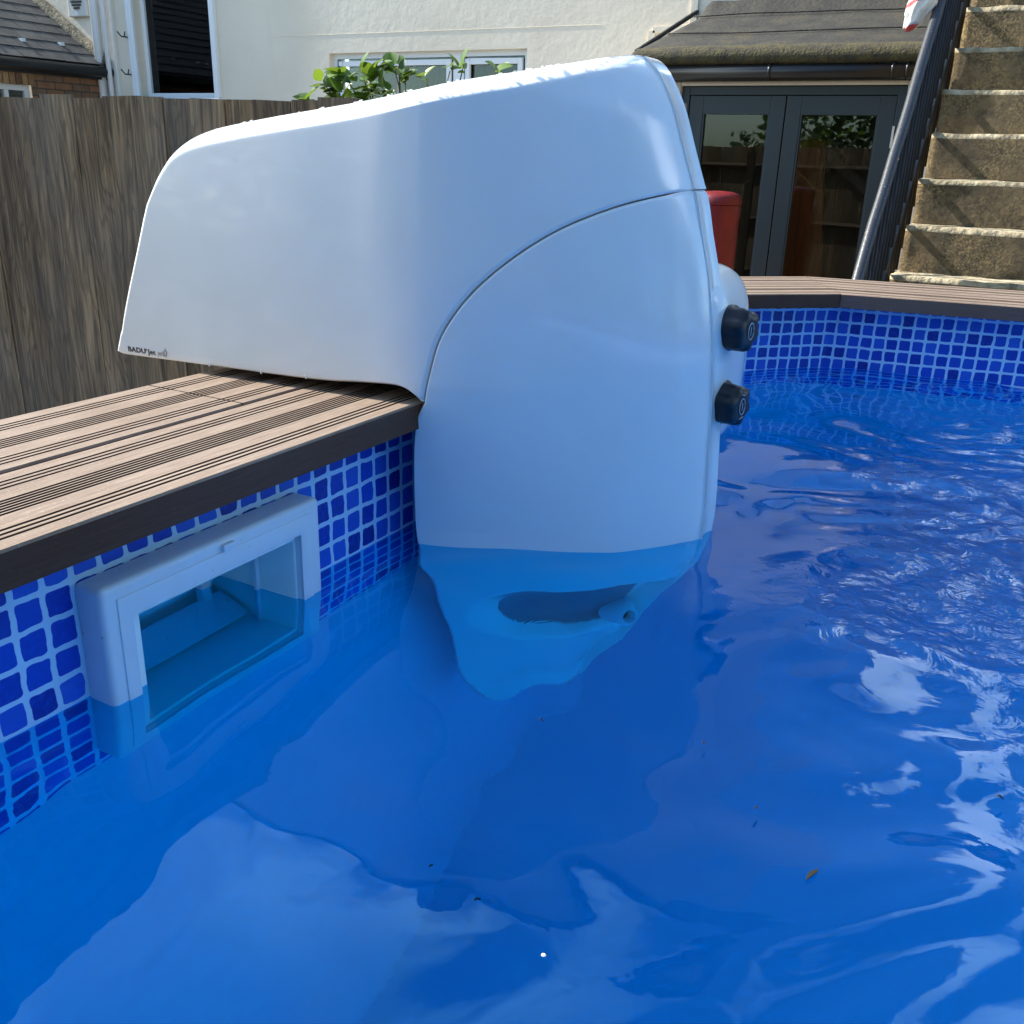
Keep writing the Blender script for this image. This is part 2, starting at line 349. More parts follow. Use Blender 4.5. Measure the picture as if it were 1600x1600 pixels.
# weathered fence boards; each board has its own offset through Random Per Island
def fence_mat():
    m = mat('weathered_grey_timber', (.12, .1, .08), .85); t, b, l = nodes(m)
    g = N(t, 'ShaderNodeNewGeometry'); isl = g.outputs['Random Per Island']
    tc = N(t, 'ShaderNodeTexCoord')
    cmb = N(t, 'ShaderNodeCombineXYZ'); l(math_n(t, 'MULTIPLY', isl, 37.0), cmb.inputs[0]); l(math_n(t, 'MULTIPLY', isl, 11.0), cmb.inputs[1])
    ad = N(t, 'ShaderNodeVectorMath', operation='ADD'); l(tc.outputs['UV'], ad.inputs[0]); l(cmb.outputs[0], ad.inputs[1])
    mpn = N(t, 'ShaderNodeMapping'); mpn.inputs['Scale'].default_value = (7.5, 1.0, 1); l(ad.outputs[0], mpn.inputs[0])
    warp = noise_n(t, mpn.outputs[0], 1.1, 3, .5, 0)
    # grain: contour lines of a stretched field, which gives cathedral figure round knots
    ring = math_n(t, 'SINE', math_n(t, 'MULTIPLY', warp, 95.0))
    mp2 = N(t, 'ShaderNodeMapping'); mp2.inputs['Scale'].default_value = (85, 2.2, 1); l(ad.outputs[0], mp2.inputs[0])
    fib = noise_n(t, mp2.outputs[0], 1.0, 5, .65, .3)
    mp3 = N(t, 'ShaderNodeMapping'); mp3.inputs['Scale'].default_value = (22, 1.6, 1); l(ad.outputs[0], mp3.inputs[0])
    blot = noise_n(t, mp3.outputs[0], 1.0, 6, .6, .6)
    c1 = ramp(t, blot, [(.28, (.09, .062, .038)), (.45, (.23, .17, .105)), (.6, (.33, .255, .165)), (.78, (.46, .375, .26))])
    c2 = mixc(t, ramp(t, ring, [(.2, (.0,)*3), (.9, (.42,)*3)]), c1, (.045, .036, .03))
    c3 = mixc(t, ramp(t, fib, [(.35, (.75,)*3), (.6, (0,)*3)]), c2, (.035, .03, .026))
    c4 = mixc(t, .55, c3, ramp(t, isl, [(0, (.24, .19, .15)), (.5, (.46, .38, .29)), (1, (.68, .59, .47))]), 'OVERLAY')
    blu = noise_n(t, coords(t, 'Object', (2, 2, 1)), 1.2, 3)
    c5 = mixc(t, ramp(t, blu, [(.45, (0,)*3), (.7, (.35,)*3)]), c4, (.15, .155, .145))
    # knots
    mp4 = N(t, 'ShaderNodeMapping'); mp4.inputs['Scale'].default_value = (8, 2.6, 1); l(ad.outputs[0], mp4.inputs[0])
    vo = N(t, 'ShaderNodeTexVoronoi'); vo.inputs['Scale'].default_value = 1.0; l(mp4.outputs[0], vo.inputs['Vector'])
    kn = ramp(t, vo.outputs['Distance'], [(.05, (1,)*3), (.10, (0,)*3)])
    c6 = mixc(t, kn, c5, (.018, .013, .01))
    l(c6, b.inputs['Base Color'])
    hgt = math_n(t, 'ADD', fib, math_n(t, 'MULTIPLY', ring, .10))
    bump(t, b, hgt, .8, .006); return m
M_fence = fence_mat()
M_paving = mat('grey_paving', (.22, .21, .19), .9); t, b, l = nodes(M_paving)
br = N(t, 'ShaderNodeTexBrick'); l(coords(t, 'Object'), br.inputs['Vector']); br.inputs['Scale'].default_value = 1
br.inputs['Brick Width'].default_value = .6; br.inputs['Row Height'].default_value = .6; br.inputs['Mortar Size'].default_value = .012
br.inputs['Color1'].default_value = (.20, .19, .17, 1); br.inputs['Color2'].default_value = (.26, .245, .22, 1); br.inputs['Mortar'].default_value = (.07, .065, .05, 1)
l(mixc(t, .5, br.outputs[0], noise_n(t, coords(t), 6, 7), 'OVERLAY'), b.inputs['Base Color'])
def leaf_mat(name, ca, cb, cc, tr=.35):
    m = mat(name, ca, .4); t, b, l = nodes(m); g = N(t, 'ShaderNodeNewGeometry').outputs['Random Per Island']
    col = ramp(t, g, [(0, ca), (.5, cb), (1, cc)])
    col = mixc(t, .25, col, ramp(t, noise_n(t, coords(t), 40, 3), [(.3, ca), (.7, cc)]))
    l(col, b.inputs['Base Color'])
    ts = N(t, 'ShaderNodeBsdfTranslucent'); l(mixc(t, .5, col, (.25, .35, .02)), ts.inputs['Color'])
    ms = N(t, 'ShaderNodeMixShader'); ms.inputs[0].default_value = tr
    l(b.outputs[0], ms.inputs[1]); l(ts.outputs[0], ms.inputs[2]); l(ms.outputs[0], t.nodes['Material Output'].inputs['Surface']); return m
M_leaf = leaf_mat('broad_green_leaf', (.02, .065, .022), (.06, .15, .025), (.19, .30, .04))
M_hedge = leaf_mat('dark_hedge_leaf', (.02, .05, .012), (.045, .09, .02), (.09, .15, .03), .2)
M_stem = mat('green_brown_stem', (.10, .09, .03), .7)

# ---------------------------------------------------------------- pool
DZ, DT, DW, OV = .1805, .031, .309, .055
POLY = [(0, -1.7), (0, 2.038), (.208, 2.232), (1.95, 2.50), (2.75, 1.75), (2.95, -1.1), (2.4, -1.9), (.35, -2.1)]
def offset_poly(P, d):
    """offset outwards by d (polygon is clockwise seen from above, outside on the left)"""
    n = len(P); out = []
    for i in range(n):
        a, b_, c_ = Vector(P[i-1]), Vector(P[i]), Vector(P[(i+1) % n])
        t1 = (b_-a).normalized(); t2 = (c_-b_).normalized()
        n1 = Vector((-t1.y, t1.x)); n2 = Vector((-t2.y, t2.x))
        out.append(b_ + (n1+n2)/(1+n1.dot(n2))*d)
    return out
pool = empty('swimming_pool', (0, 0, -1.1), 'above-ground pool with blue mosaic liner and brown grooved coping boards', 'pool')
SK = (.492, .705, -.092, .085)          # skimmer mouth hole: y0 y1 z0 z1
wallp = offset_poly(POLY, OV)
bb = MB(); up = 0
for i in range(len(wallp)):
    a, b_ = wallp[i], wallp[(i+1) % len(wallp)]; Ln = (b_-a).length
    def P3(s, z): p = a + (b_-a)*(s/Ln); return (p.x, p.y, z)
    def quad(s0, s1, z0, z1): bb.face([P3(s0, z0), P3(s1, z0), P3(s1, z1), P3(s0, z1)], [(up+s0, z0), (up+s1, z0), (up+s1, z1), (up+s0, z1)])
    if i == 0:
        ya = a.y; s0, s1 = SK[0]-ya, SK[1]-ya
        quad(0, s0, -1.05, DZ-DT-.001); quad(s1, Ln, -1.05, DZ-DT-.001)
        quad(s0, s1, -1.05, SK[2]); quad(s0, s1, SK[3], DZ-DT-.001)
    else: quad(0, Ln, -1.05, DZ-DT-.001)
    up += Ln
bb.build('mosaic_liner', M_liner, pool)
fb = MB(); fb.face([(p.x, p.y, -1.05) for p in wallp]); fb.build('liner_floor', M_floor, pool)
ob = MB(); outp = offset_poly(POLY, OV+.17)
for i in range(len(outp)):
    a, b_ = outp[i], outp[(i+1) % len(outp)]
    ob.face([(a.x, a.y, -1.1), (b_.x, b_.y, -1.1), (b_.x, b_.y, DZ-DT-.002), (a.x, a.y, DZ-DT-.002)])
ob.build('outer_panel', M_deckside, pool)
# small pale liner bead under the coping
M_bead = mat('liner_bead', (.22, .45, .7), .4)
lb = MB(); bp_ = offset_poly(POLY, OV-.004)
for i in range(len(bp_)):
    a, b_ = bp_[i], bp_[(i+1) % len(bp_)]
    lb.face([(a.x, a.y, DZ-DT-.007), (b_.x, b_.y, DZ-DT-.007), (b_.x, b_.y, DZ-DT-.0015), (a.x, a.y, DZ-DT-.0015)])
    a2, b2 = wallp[i], wallp[(i+1) % len(bp_)]
    lb.face([(a.x, a.y, DZ-DT-.007), (b_.x, b_.y, DZ-DT-.007), (b2.x, b2.y, DZ-DT-.007), (a2.x, a2.y, DZ-DT-.007)])
lb.build('liner_bead', M_bead, pool)
# coping boards: grooved cross-section (offset outwards, height)
def groove_profile(o0, centres):
    pts = [(o0, DZ-DT), (o0, DZ-.002), (o0+.002, DZ)]
    for c_ in centres:
        pts += [(c_-.0018, DZ), (c_-.0015, DZ-.0038), (c_+.0015, DZ-.0038), (c_+.0018, DZ)]
    return pts
G1 = [.0195, .0270, .0345] + [.0628+.0054*k for k in range(6)] + [.1165, .1240, .1315]
G2 = [g+.1575 for g in [.0180, .0255, .0330] + [.0610+.0058*k for k in range(5)] + [.1140, .1215, .129]]
prof1 = groove_profile(0, G1) + [(.1495, DZ), (.1515, DZ-.002), (.1515, DZ-DT)]
prof2 = groove_profile(.1575, G2) + [(.307, DZ), (.309, DZ-.002), (.309, DZ-DT)]
def coping(i, prof, sa=None, sb=None):
    n = len(POLY); a, b_ = Vector(POLY[i]), Vector(POLY[(i+1) % n]); t_ = (b_-a).normalized()
    m0 = [Vector(v) for v in POLY]; off1 = offset_poly(POLY, 1.0)
    ma = off1[i]-m0[i]; mb = off1[(i+1) % n]-m0[(i+1) % n]; nn = Vector((-t_.y, t_.x))
    bm = bmesh.new(); uvl = bm.loops.layers.uv.new('UVMap'); A = []; B = []
    gap = .0012
    for o_, z in prof:
        pa = a + ma*o_ + t_*gap if sa is None else a + nn*o_ + t_*sa
        pb = b_ + mb*o_ - t_*gap if sb is None else a + nn*o_ + t_*sb
        A.append(bm.verts.new((pa.x, pa.y, z))); B.append(bm.verts.new((pb.x, pb.y, z)))
    k = len(prof); seedu = random.random()*20
    for j in range(k):
        j2 = (j+1) % k; f = bm.faces.new((A[j], B[j], B[j2], A[j2]))
        z0, z1 = prof[j][1], prof[j2][1]
        if z0 < DZ-.003 and z1 < DZ-.003 and abs(z0-z1) < 1e-6 and z0 > DZ-.01: f.material_index = 2
        elif abs(z0-z1) > .0029 and min(z0, z1) > DZ-.01: f.material_index = 2
        elif min(z0, z1) < DZ-.02: f.material_index = 1
        for lp in f.loops:
            p = Vector(lp.vert.co.xy)-a; jj = (A+B).index(lp.vert) % k
            lp[uvl].uv = (p.dot(t_)+seedu, prof[jj][0] + (0 if prof[jj][1] > DZ-.01 else .05))
    fa = bm.faces.new(A[::-1]); fb_ = bm.faces.new(B); fa.material_index = fb_.material_index = 1
    bmesh.ops.recalc_face_normals(bm, faces=bm.faces)
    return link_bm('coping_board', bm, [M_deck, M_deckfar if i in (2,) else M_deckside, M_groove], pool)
for i in range(len(POLY)):
    coping(i, prof1)
    if i == 0:
        sj = .763 + 1.7
        coping(i, prof2, None, sj-.0012); coping(i, prof2, sj+.0012, None)
    else: coping(i, prof2)

# ---------------------------------------------------------------- water: a real rippled sheet
def inside(P, X, Y):
    ins = np.ones_like(X, bool); n = len(P)
    for i in range(n):
        ax, ay = P[i]; bx, by = P[(i+1) % n]
        ins &= ((bx-ax)*(Y-ay)-(by-ay)*(X-ax)) <= 0
    return ins
def wave_set(n, lmin, lmax, amp, seed, ang0=None, spread=math.pi):
    r = np.random.default_rng(seed); lam = np.exp(r.uniform(math.log(lmin), math.log(lmax), n))
    a = r.uniform(-spread, spread, n) + (ang0 or 0)
    return lam, a, r.uniform(0, 2*math.pi, n), amp*lam/lmax
def field(X, Y, ws):
    h = np.zeros_like(X)
    for lam, a, ph, am in zip(*ws):
        k = 2*math.pi/lam; h += am*np.sin(k*(X*np.cos(a)+Y*np.sin(a))+ph)
    return h
step = .0085
xs = np.arange(-.27, 3.05, step); ys = np.arange(-2.2, 2.6, step)
X, Y = np.meshgrid(xs, ys, indexing='ij')
warp = field(X, Y, wave_set(8, .25, .8, .03, 3)); warp2 = field(X, Y, wave_set(8, .25, .8, .03, 4))
Xw, Yw = X+warp, Y+warp2
sm = lambda v, a, b_: np.clip((v-a)/(b_-a), 0, 1)**2*(3-2*np.clip((v-a)/(b_-a), 0, 1))
jet = sm(X, .22, .62)*sm(Y, .45, .95)                      # lively water out in the pool, calm by the wall
broad = field(Xw, Yw, wave_set(16, .22, .6, .0011, 11))
mid = field(Xw, Yw, wave_set(26, .07, .22, .00062, 12))
fine = field(Xw, Yw, wave_set(40, .03, .08, .00017, 13))
Hh = broad*(1.9-.5*jet) + mid*(.55+.5*jet) + fine*(.03+1.5*jet)
Hh *= sm(X, -.06, .05)*.8+.2
ok = inside(offset_poly(POLY, OV+.018), X, Y) | ((X < 0) & (X > -.159) & (Y > SK[0]-.012) & (Y < SK[1]+.012))
idx = -np.ones(X.shape, int); idx[ok] = np.arange(ok.sum())
V = np.stack([X[ok], Y[ok], Hh[ok]], 1)
q = ok[:-1, :-1] & ok[1:, :-1] & ok[1:, 1:] & ok[:-1, 1:]
F = np.stack([idx[:-1, :-1][q], idx[1:, :-1][q], idx[1:, 1:][q], idx[:-1, 1:][q]], 1).tolist()
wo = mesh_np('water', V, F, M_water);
tag(wo, kind='structure')

# ---------------------------------------------------------------- ground
g = MB(); g.box(-60, 60, -60, 60, -1.4, -1.1); tag(g.build('ground', M_paving), kind='structure')

# ---------------------------------------------------------------- swim jet unit
SC = 1.122                                           # y of the unit's middle plane
unit = empty('swim_jet_unit', (0, SC, .19), 'white glossy counter-current swim jet hooked over the pool edge', 'pool jet')
pq = np.array([-.6, -.3, -.03, .025, .061, .096, .131, .165, .200, .230, .256, .272, .284, .300])
ps = np.array([.8425, .865, .884, .900, .916, .933, .950, .968, .992, 1.020, 1.053, 1.083, 1.113, 1.16])
Qz = np.array([[-.45, .15], [-.33, .205], [-.24, .242], [-.17, .262], [-.10, .276], [-.01, .284], [.032, .284], [.116, .281], [.227, .274], [.273, .269],
               [.324, .261], [.367, .249], [.419, .233], [.463, .217], [.503, .203], [.544, .180], [.56, .16]])
def smooth_tab(x, xp, fp):
    hw = .012; return sum(np.interp(x+k*hw, xp, fp) for k in (-1, -.5, 0, .5, 1))/5
_xd = np.linspace(-.9, .6, 1501); _yd = np.interp(_xd, pq, ps)
def _gauss(sig):
    k = np.arange(-300, 301)*.001; g_ = np.exp(-.5*(k/sig)**2); g_ /= g_.sum(); return np.convolve(np.pad(_yd, 300, 'edge'), g_, 'valid')
_ga, _gb, _gc = _gauss(.075), _gauss(.022), _gauss(.0045)
_w1 = np.clip((_xd+.16)/.16, 0, 1); _w1 = _w1*_w1*(3-2*_w1); _w2 = np.clip((_xd-.16)/.09, 0, 1); _w2 = _w2*_w2*(3-2*_w2)
_plan = (_ga*(1-_w1)+_gb*_w1)*(1-_w2)+_gc*_w2
def s_side(q_, z_):
    Q = smooth_tab(z_, Qz[:, 0], Qz[:, 1]); qq = np.where(q_ > 0, q_*(.284/Q), q_)
    s = np.interp(qq, _xd, _plan)
    s = s - .020*np.clip((z_-.02)/.18, 0, 1)*np.exp(-(np.clip(q_, 0, .3)/.14)**2)
    s = s + np.where(z_ < 0, .35*np.clip(-z_-.02, 0, 1)**2, 0)
    s = s + .018*np.clip((z_-.2)/.35, 0, 1)**2           # slight draft of the moulding
    return s
def cr_spline(P, closed_corners, stp=.006):
    """dense closed polyline through P; indices in closed_corners stay sharp"""
    n = len(P); P = np.array(P, float); outl = []
    for i in range(n):
        p1, p2 = P[i], P[(i+1) % n]
        p0 = P[i-1] if i not in closed_corners else p1-(p2-p1)
        p3 = P[(i+2) % n] if ((i+1) % n) not in closed_corners else p2+(p2-p1)
        m = max(2, int(np.linalg.norm(p2-p1)/stp))
        # centripetal-ish tangents limited by the chord
        d = np.linalg.norm(p2-p1); t1 = (p2-p0); t1 = t1/np.linalg.norm(t1)*d; t2 = (p3-p1); t2 = t2/np.linalg.norm(t2)*d
        for k in range(m):
            u = k/m; h00 = 2*u**3-3*u**2+1; h10 = u**3-2*u**2+u; h01 = -2*u**3+3*u**2; h11 = u**3-u**2
            outl.append(h00*p1+h10*t1+h01*p2+h11*t2)
    return np.array(outl)
def shell(name, outline, corners, centre, rim, mat_, dent=None, parent=unit):
    """moulded half shells mirrored about y=SC. rim(point)->(radius, depth) of the edge rounding"""
    O = cr_spline(outline, corners,   .004 if dent is None else .0028); n = len(O); C = np.array(centre)
    # inward normals
    T = np.roll(O, -1, 0)-np.roll(O, 1, 0); T /= np.linalg.norm(T, axis=1)[:, None]
    Nn = np.stack([-T[:, 1], T[:, 0]], 1)
    if np.mean(np.sum(Nn*(C-O), 1)) < 0: Nn = -Nn
    RD = np.array([rim(p) for p in O])
    RD = sum(np.roll(RD, k, 0) for k in range(-6, 7))/13
    levels = []; K = 60 if dent is None else 110; NB = 30
    fr = [.16*(k/NB)**1.7 for k in range(NB)]+[.16+.84*k/K for k in range(K)]
    for f_ in fr:
        pts = O*(1-f_)+C*f_
        if f_ < .45:
            dep = np.zeros(n)
            for a0 in range(0, n, 200):
                D2 = ((pts[a0:a0+200, None, :]-O[None, :, :])**2).sum(2); jn = D2.argmin(1)
                ap = pts[a0:a0+200]-O[jn]; tt = np.sum(ap*T[jn], 1)
                dd = np.abs(np.sum(ap*Nn[jn], 1)) if f_ < .02 else np.sqrt(np.maximum(D2.min(1)-np.clip(np.abs(tt), 0, .003)**2, 0))
                dd = np.minimum(dd, np.sqrt(D2.min(1))); Rr = RD[jn, 0]; u = np.clip(dd/Rr, 0, 1)
                dep[a0:a0+200] = RD[jn, 1]*(.35*(1-np.sqrt(np.maximum(0, 1-(1-u)**2)))+.65*np.maximum(0, 1-u/.86)**1.25)
        else: dep = np.zeros(n)
        levels.append((pts, dep))
    V = []; 
    for pts, dep in levels:
        s = s_side(pts[:, 0], pts[:, 1])+dep
        if dent is not None: s = s+dent(pts[:, 0], pts[:, 1])
        V.append(np.stack([pts[:, 0], np.minimum(s, SC-.02), pts[:, 1]], 1))
    m = len(levels); V = np.concatenate(V)
    cs = s_side(C[0:1], C[1:2])[0] + (dent(C[0:1], C[1:2])[0] if dent is not None else 0)
    V = np.vstack([V, [C[0], cs, C[1]]]); cidx = len(V)-1; nv = len(V)
    V2 = V.copy(); V2[:, 1] = 2*SC-V2[:, 1]; Vall = np.vstack([V, V2]); F = []
    for k in range(m-1):
        for i in range(n):
            j = (i+1) % n; a_, b1, c1, d1 = k*n+i, k*n+j, (k+1)*n+j, (k+1)*n+i
            F.append((a_, b1, c1, d1)); F.append((nv+a_, nv+d1, nv+c1, nv+b1))
    for i in range(n):
        j = (i+1) % n; a_ = (m-1)*n+i; b1 = (m-1)*n+j
        F.append((a_, b1, cidx)); F.append((nv+a_, nv+cidx, nv+b1))
    # bridge between the two outlines, in five strips so it can crown gently
    prev = list(range(n)); S = 5; Vx = Vall
    for k in range(1, S+1):
        if k < S:
            f_ = k/S; ring = V[:n]*(1-f_)+V2[:n]*f_; ring[:, 0] -= np.clip((V[:n, 0]-.15)/.07, 0, 1)*np.clip((.55-V[:n, 2])/.08, 0, 1)*.004*math.sin(math.pi*f_)**.5
            st = len(Vx); Vx = np.vstack([Vx, ring]); cur = list(range(st, st+n))
        else: cur = list(range(nv, nv+n))
        for i in range(n):
            j = (i+1) % n; F.append((prev[j], prev[i], cur[i], cur[j]))
        prev = cur
    o = mesh_np(name, Vx, F, mat_, parent)
    bm = bmesh.new(); bm.from_mesh(o.data)
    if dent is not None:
        o.data.materials.append(M_intake_shade)
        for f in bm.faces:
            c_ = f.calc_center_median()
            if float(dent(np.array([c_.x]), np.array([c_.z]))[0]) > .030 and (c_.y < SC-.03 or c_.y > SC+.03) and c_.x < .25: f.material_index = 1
    bmesh.ops.recalc_face_normals(bm, faces=bm.faces)
    for e in bm.edges: e.smooth = not (len(e.link_faces) == 2 and e.calc_face_angle(0) > R(48))
    bm.to_mesh(o.data); bm.free(); return o
seam = [(.233, .425), (.205, .4195), (.164, .402), (.120, .372), (.085, .340), (.055, .300), (.032, .258), (.015, .213), (.006, .183)]
seamq = [(.007, .182), (.014, .213), (.029, .257), (.061, .302), (.107, .342), (.160, .378), (.200, .4), (.232, .418)]
upper = [(.0050, .1822), (-.0138, .196), (-.034, .199), (-.13, .1925), (-.30, .1908), (-.4520, .1895),
         (-.4445, .2292), (-.4063, .3303), (-.3819, .3931), (-.3564, .4387), (-.3203, .4615), (-.2475, .4769), (-.0641, .5046), (.0605, .5312), (.110, .5450), (.134, .5537), (.1515, .5580), (.1612, .5552), (.1724, .5450),
         (.1845, .5268), (.1969, .5034), (.2123, .463), (.2283, .4218), (.2302, .4180),
         (.2112, .4134), (.1706, .3983), (.1234, .3721), (.0804, .3366), (.0468, .2985), (.0228, .2559), (.0114, .2124)]
def rim_u(p):
    q_, z_ = p
    if z_ > .37 and q_ < .165 and (q_ < .1 and z_ > .41 or z_ > .43): return (.025, .040)
    if q_ < -.32 and z_ > .2: return (.016, .030)
    if q_ >= .165 and z_ > .43: return (.006, .008)
    return (.0030, .0045)
shell('upper_cover', upper, {0, 5, 23}, (-.055, .425), rim_u, M_white)
lower = [(.0065, .1812), (.0130, .2122), (.0244, .2551), (.0482, .2973), (.0814, .3352), (.1240, .3706), (.1710, .3967), (.2112, .4119), (.2268, .4168), (.2330, .4100),
         (.2445, .3662), (.2562, .3235), (.266, .273), (.2725, .227), (.279, .116), (.283, .032), (.2802, -.018), (.268, -.116), (.252, -.186), (.222, -.290), (.192, -.365), (.158, -.435), (.118, -.497),
         (.080, -.528), (.042, -.536), (.014, -.505), (-.001, -.43), (-.007, -.34), (-.010, -.26), (-.013, -.15), (-.0155, -.04), (-.015, .03), (-.011, .11), (-.004, .160)]
def dent(q_, z_):
    dx, dz = q_-.152, z_+.200; a_ = R(8); u = (dx*math.cos(a_)+dz*math.sin(a_))/.100; v = (-dx*math.sin(a_)+dz*math.cos(a_))/.074
    r = np.sqrt(u*u+v*v); f_ = np.clip((1.25-r)/.6, 0, 1); return .056*f_**2*(3-2*f_)
def rim_l(p):
    q_, z_ = p
    if z_ < -.1: return (.022, .024)
    if z_ < 0: return (.012, .012)
    if q_ > .22: return (.006, .007)
    return (.0035, .005)
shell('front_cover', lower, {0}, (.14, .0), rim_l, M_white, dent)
# front control panel: superellipsoid block
def superblock(name, c, h, e, mt, parent, n=48):
    V = []; F = []; sp = lambda v, p: math.copysign(abs(v)**p, v)
    for i in range(n+1):
        ph = -math.pi/2+math.pi*i/n
        for j in range(2*n):
            th = math.pi*j/n
            x = sp(math.cos(ph), 2/e)*sp(math.cos(th), 2/e); y = sp(math.cos(ph), 2/e)*sp(math.sin(th), 2/e); z = sp(math.sin(ph), 2/e)
            V.append((c[0]+h[0]*x, c[1]+h[1]*y, c[2]+h[2]*z))
    for i in range(n):
        for j in range(2*n):
            k = (j+1) % (2*n); F.append((i*2*n+j, i*2*n+k, (i+1)*2*n+k, (i+1)*2*n+j))
    o = mesh_np(name, V, F, mt, parent)
    bm = bmesh.new(); bm.from_mesh(o.data); bmesh.ops.remove_doubles(bm, verts=bm.verts, dist=1e-5); bmesh.ops.recalc_face_normals(bm, faces=bm.faces); bm.to_mesh(o.data); bm.free()
    return o
superblock('control_panel', (.182, 1.185, .208), (.094, .095, .122), 3.8, M_white, unit)
ax = Vector((.97, -.24, .0)).normalized()
for (kq, ky, kz, mark) in ((.273, 1.152, .2580, 'ring'), (.273, 1.152, .1650, 'word')):
    O = Vector((kq, ky, kz))-ax*.004
    k = MB(); k.lathe([(.0285, 0), (.0285, .006), (.0268, .0075), (.0255, .012, 1), (.0250, .024, 1), (.0225, .031, 1), (.016, .0335, .4), (.012, .033), (.0, .033)][:-1], O, ax, 60, 6, .0024)
    kn = k.build('knob', M_black, unit, auto=55)
    side = ax.cross(Vector((0, 0, 1))).normalized(); top = Vector((0, 0, 1))
    r_ = MB(); pts = [O+ax*.0338+(side*math.cos(a_)*.0062+top*math.sin(a_)*.0100) for a_ in np.linspace(0, 2*math.pi, 28)]
    r_.tube(pts, .0007, 6, cap=False)
    r_.tube([O+ax*.0338+top*.005, O+ax*.0338-top*.005], .0006, 6)
    if mark == 'word':
        for s_ in (-1, 1): r_.tube([O+ax*.0338+top*s_*.0135-side*.004, O+ax*.0338+top*s_*.0155+side*.004], .0007, 6)
    mk = r_.build('dial_mark', M_mark); mk.parent = kn
# water nozzle on the submerged nose
nzl = MB(); na = Vector((.85, -.45, .25)).normalized(); no = Vector((.205, 1.075, -.245))
nzl.lathe([(.030, -.02), (.027, .004), (.019, .018), (.014, .020), (.012, .010), (.0115, -.01)], no, na, 32)
nzl.build('jet_nozzle', M_sat, unit, auto=50)
nzh = MB(); nzh.lathe([(.0118, .0), (.0118, .004)], no, na, 24); nzh.build('nozzle_opening', M_dark, unit)
# printed lettering on the cover
def text(body, size, loc, mt, bold=0, parent=unit, width=.01, tilt=0, name='lettering', shear=0):
    cu = bpy.data.curves.new(name, 'FONT'); cu.body = body; cu.size = size; cu.extrude = .0002; cu.offset = bold; cu.space_character = 1.05; cu.shear = shear
    to = bpy.data.objects.new('tmp_text', cu); sc.collection.objects.link(to)
    bpy.context.view_layer.update(); dg = bpy.context.evaluated_depsgraph_get()
    me = bpy.data.meshes.new_from_object(to.evaluated_get(dg)); bpy.data.objects.remove(to)
    sx = width/(max(v.co.x for v in me.vertices)-min(v.co.x for v in me.vertices)); wd = width
    Mx = Matrix.Translation(Vector(loc)) @ Matrix.Rotation(R(90), 4, 'X') @ Matrix.Rotation(tilt, 4, 'Z') @ Matrix.Scale(sx, 4, (1, 0, 0))
    me.transform(Mx)
    for v_ in me.vertices: v_.co.y = float(s_side(np.array([v_.co.x]), np.array([v_.co.z]))[0])-.0003-(.0002 if v_.co.y < loc[1] else 0)
    me.materials.clear(); me.materials.append(mt)
    o = bpy.data.objects.new(name, me); sc.collection.objects.link(o); o.parent = parent; o.matrix_parent_inverse = Matrix.Translation(-parent.location)
    return o, wd
ty = float(s_side(np.array([-.40]), np.array([.2]))[0])-.0006
for (tx, wd_, bd, sz, mt, bo) in ((-.4258, .0295, 'BADU', .0092, M_print, .00018), (-.3958, .0026, '®', .0040, M_print, 0), (-.3915, .0135, 'Jet', .0092, M_print, .00012), (-.3755, .0115, 'perla', .0098, M_printgrey, 0)):
    text(bd, sz, (tx, ty, .1957 + (.0036 if bd == '®' else 0)), mt, bo, width=wd_, shear=.2 if bd == 'perla' else 0)
pbm = MB(); pc = Vector((-.3625, ty+.003, .2005))
for k in range(2):
    pts = [pc+Vector((math.sin(u*math.pi)*(.0028-.0008*k)*(1 if u < 2 else 1), 0, (u-.5)*.011)) for u in np.linspace(0, 1, 10)]
    pbm.tube(pts, .0003, 5)
    pts = [pc+Vector((-math.sin(u*math.pi)*(.0026-.0008*k), 0, (u-.5)*.009-.001)) for u in np.linspace(0, 1, 10)]
    pbm.tube(pts, .0003, 5)
pbm.build('drop_emblem', M_printgrey, unit)
# rubber feet under the cover, on the coping
for fx_ in (-.07, -.25):
    for fy_ in (.96, 1.36):
        ft = MB(); ft.box(fx_-.02, fx_+.02, fy_-.03, fy_+.03, DZ, .21); ft.build('rubber_foot', M_black, unit)
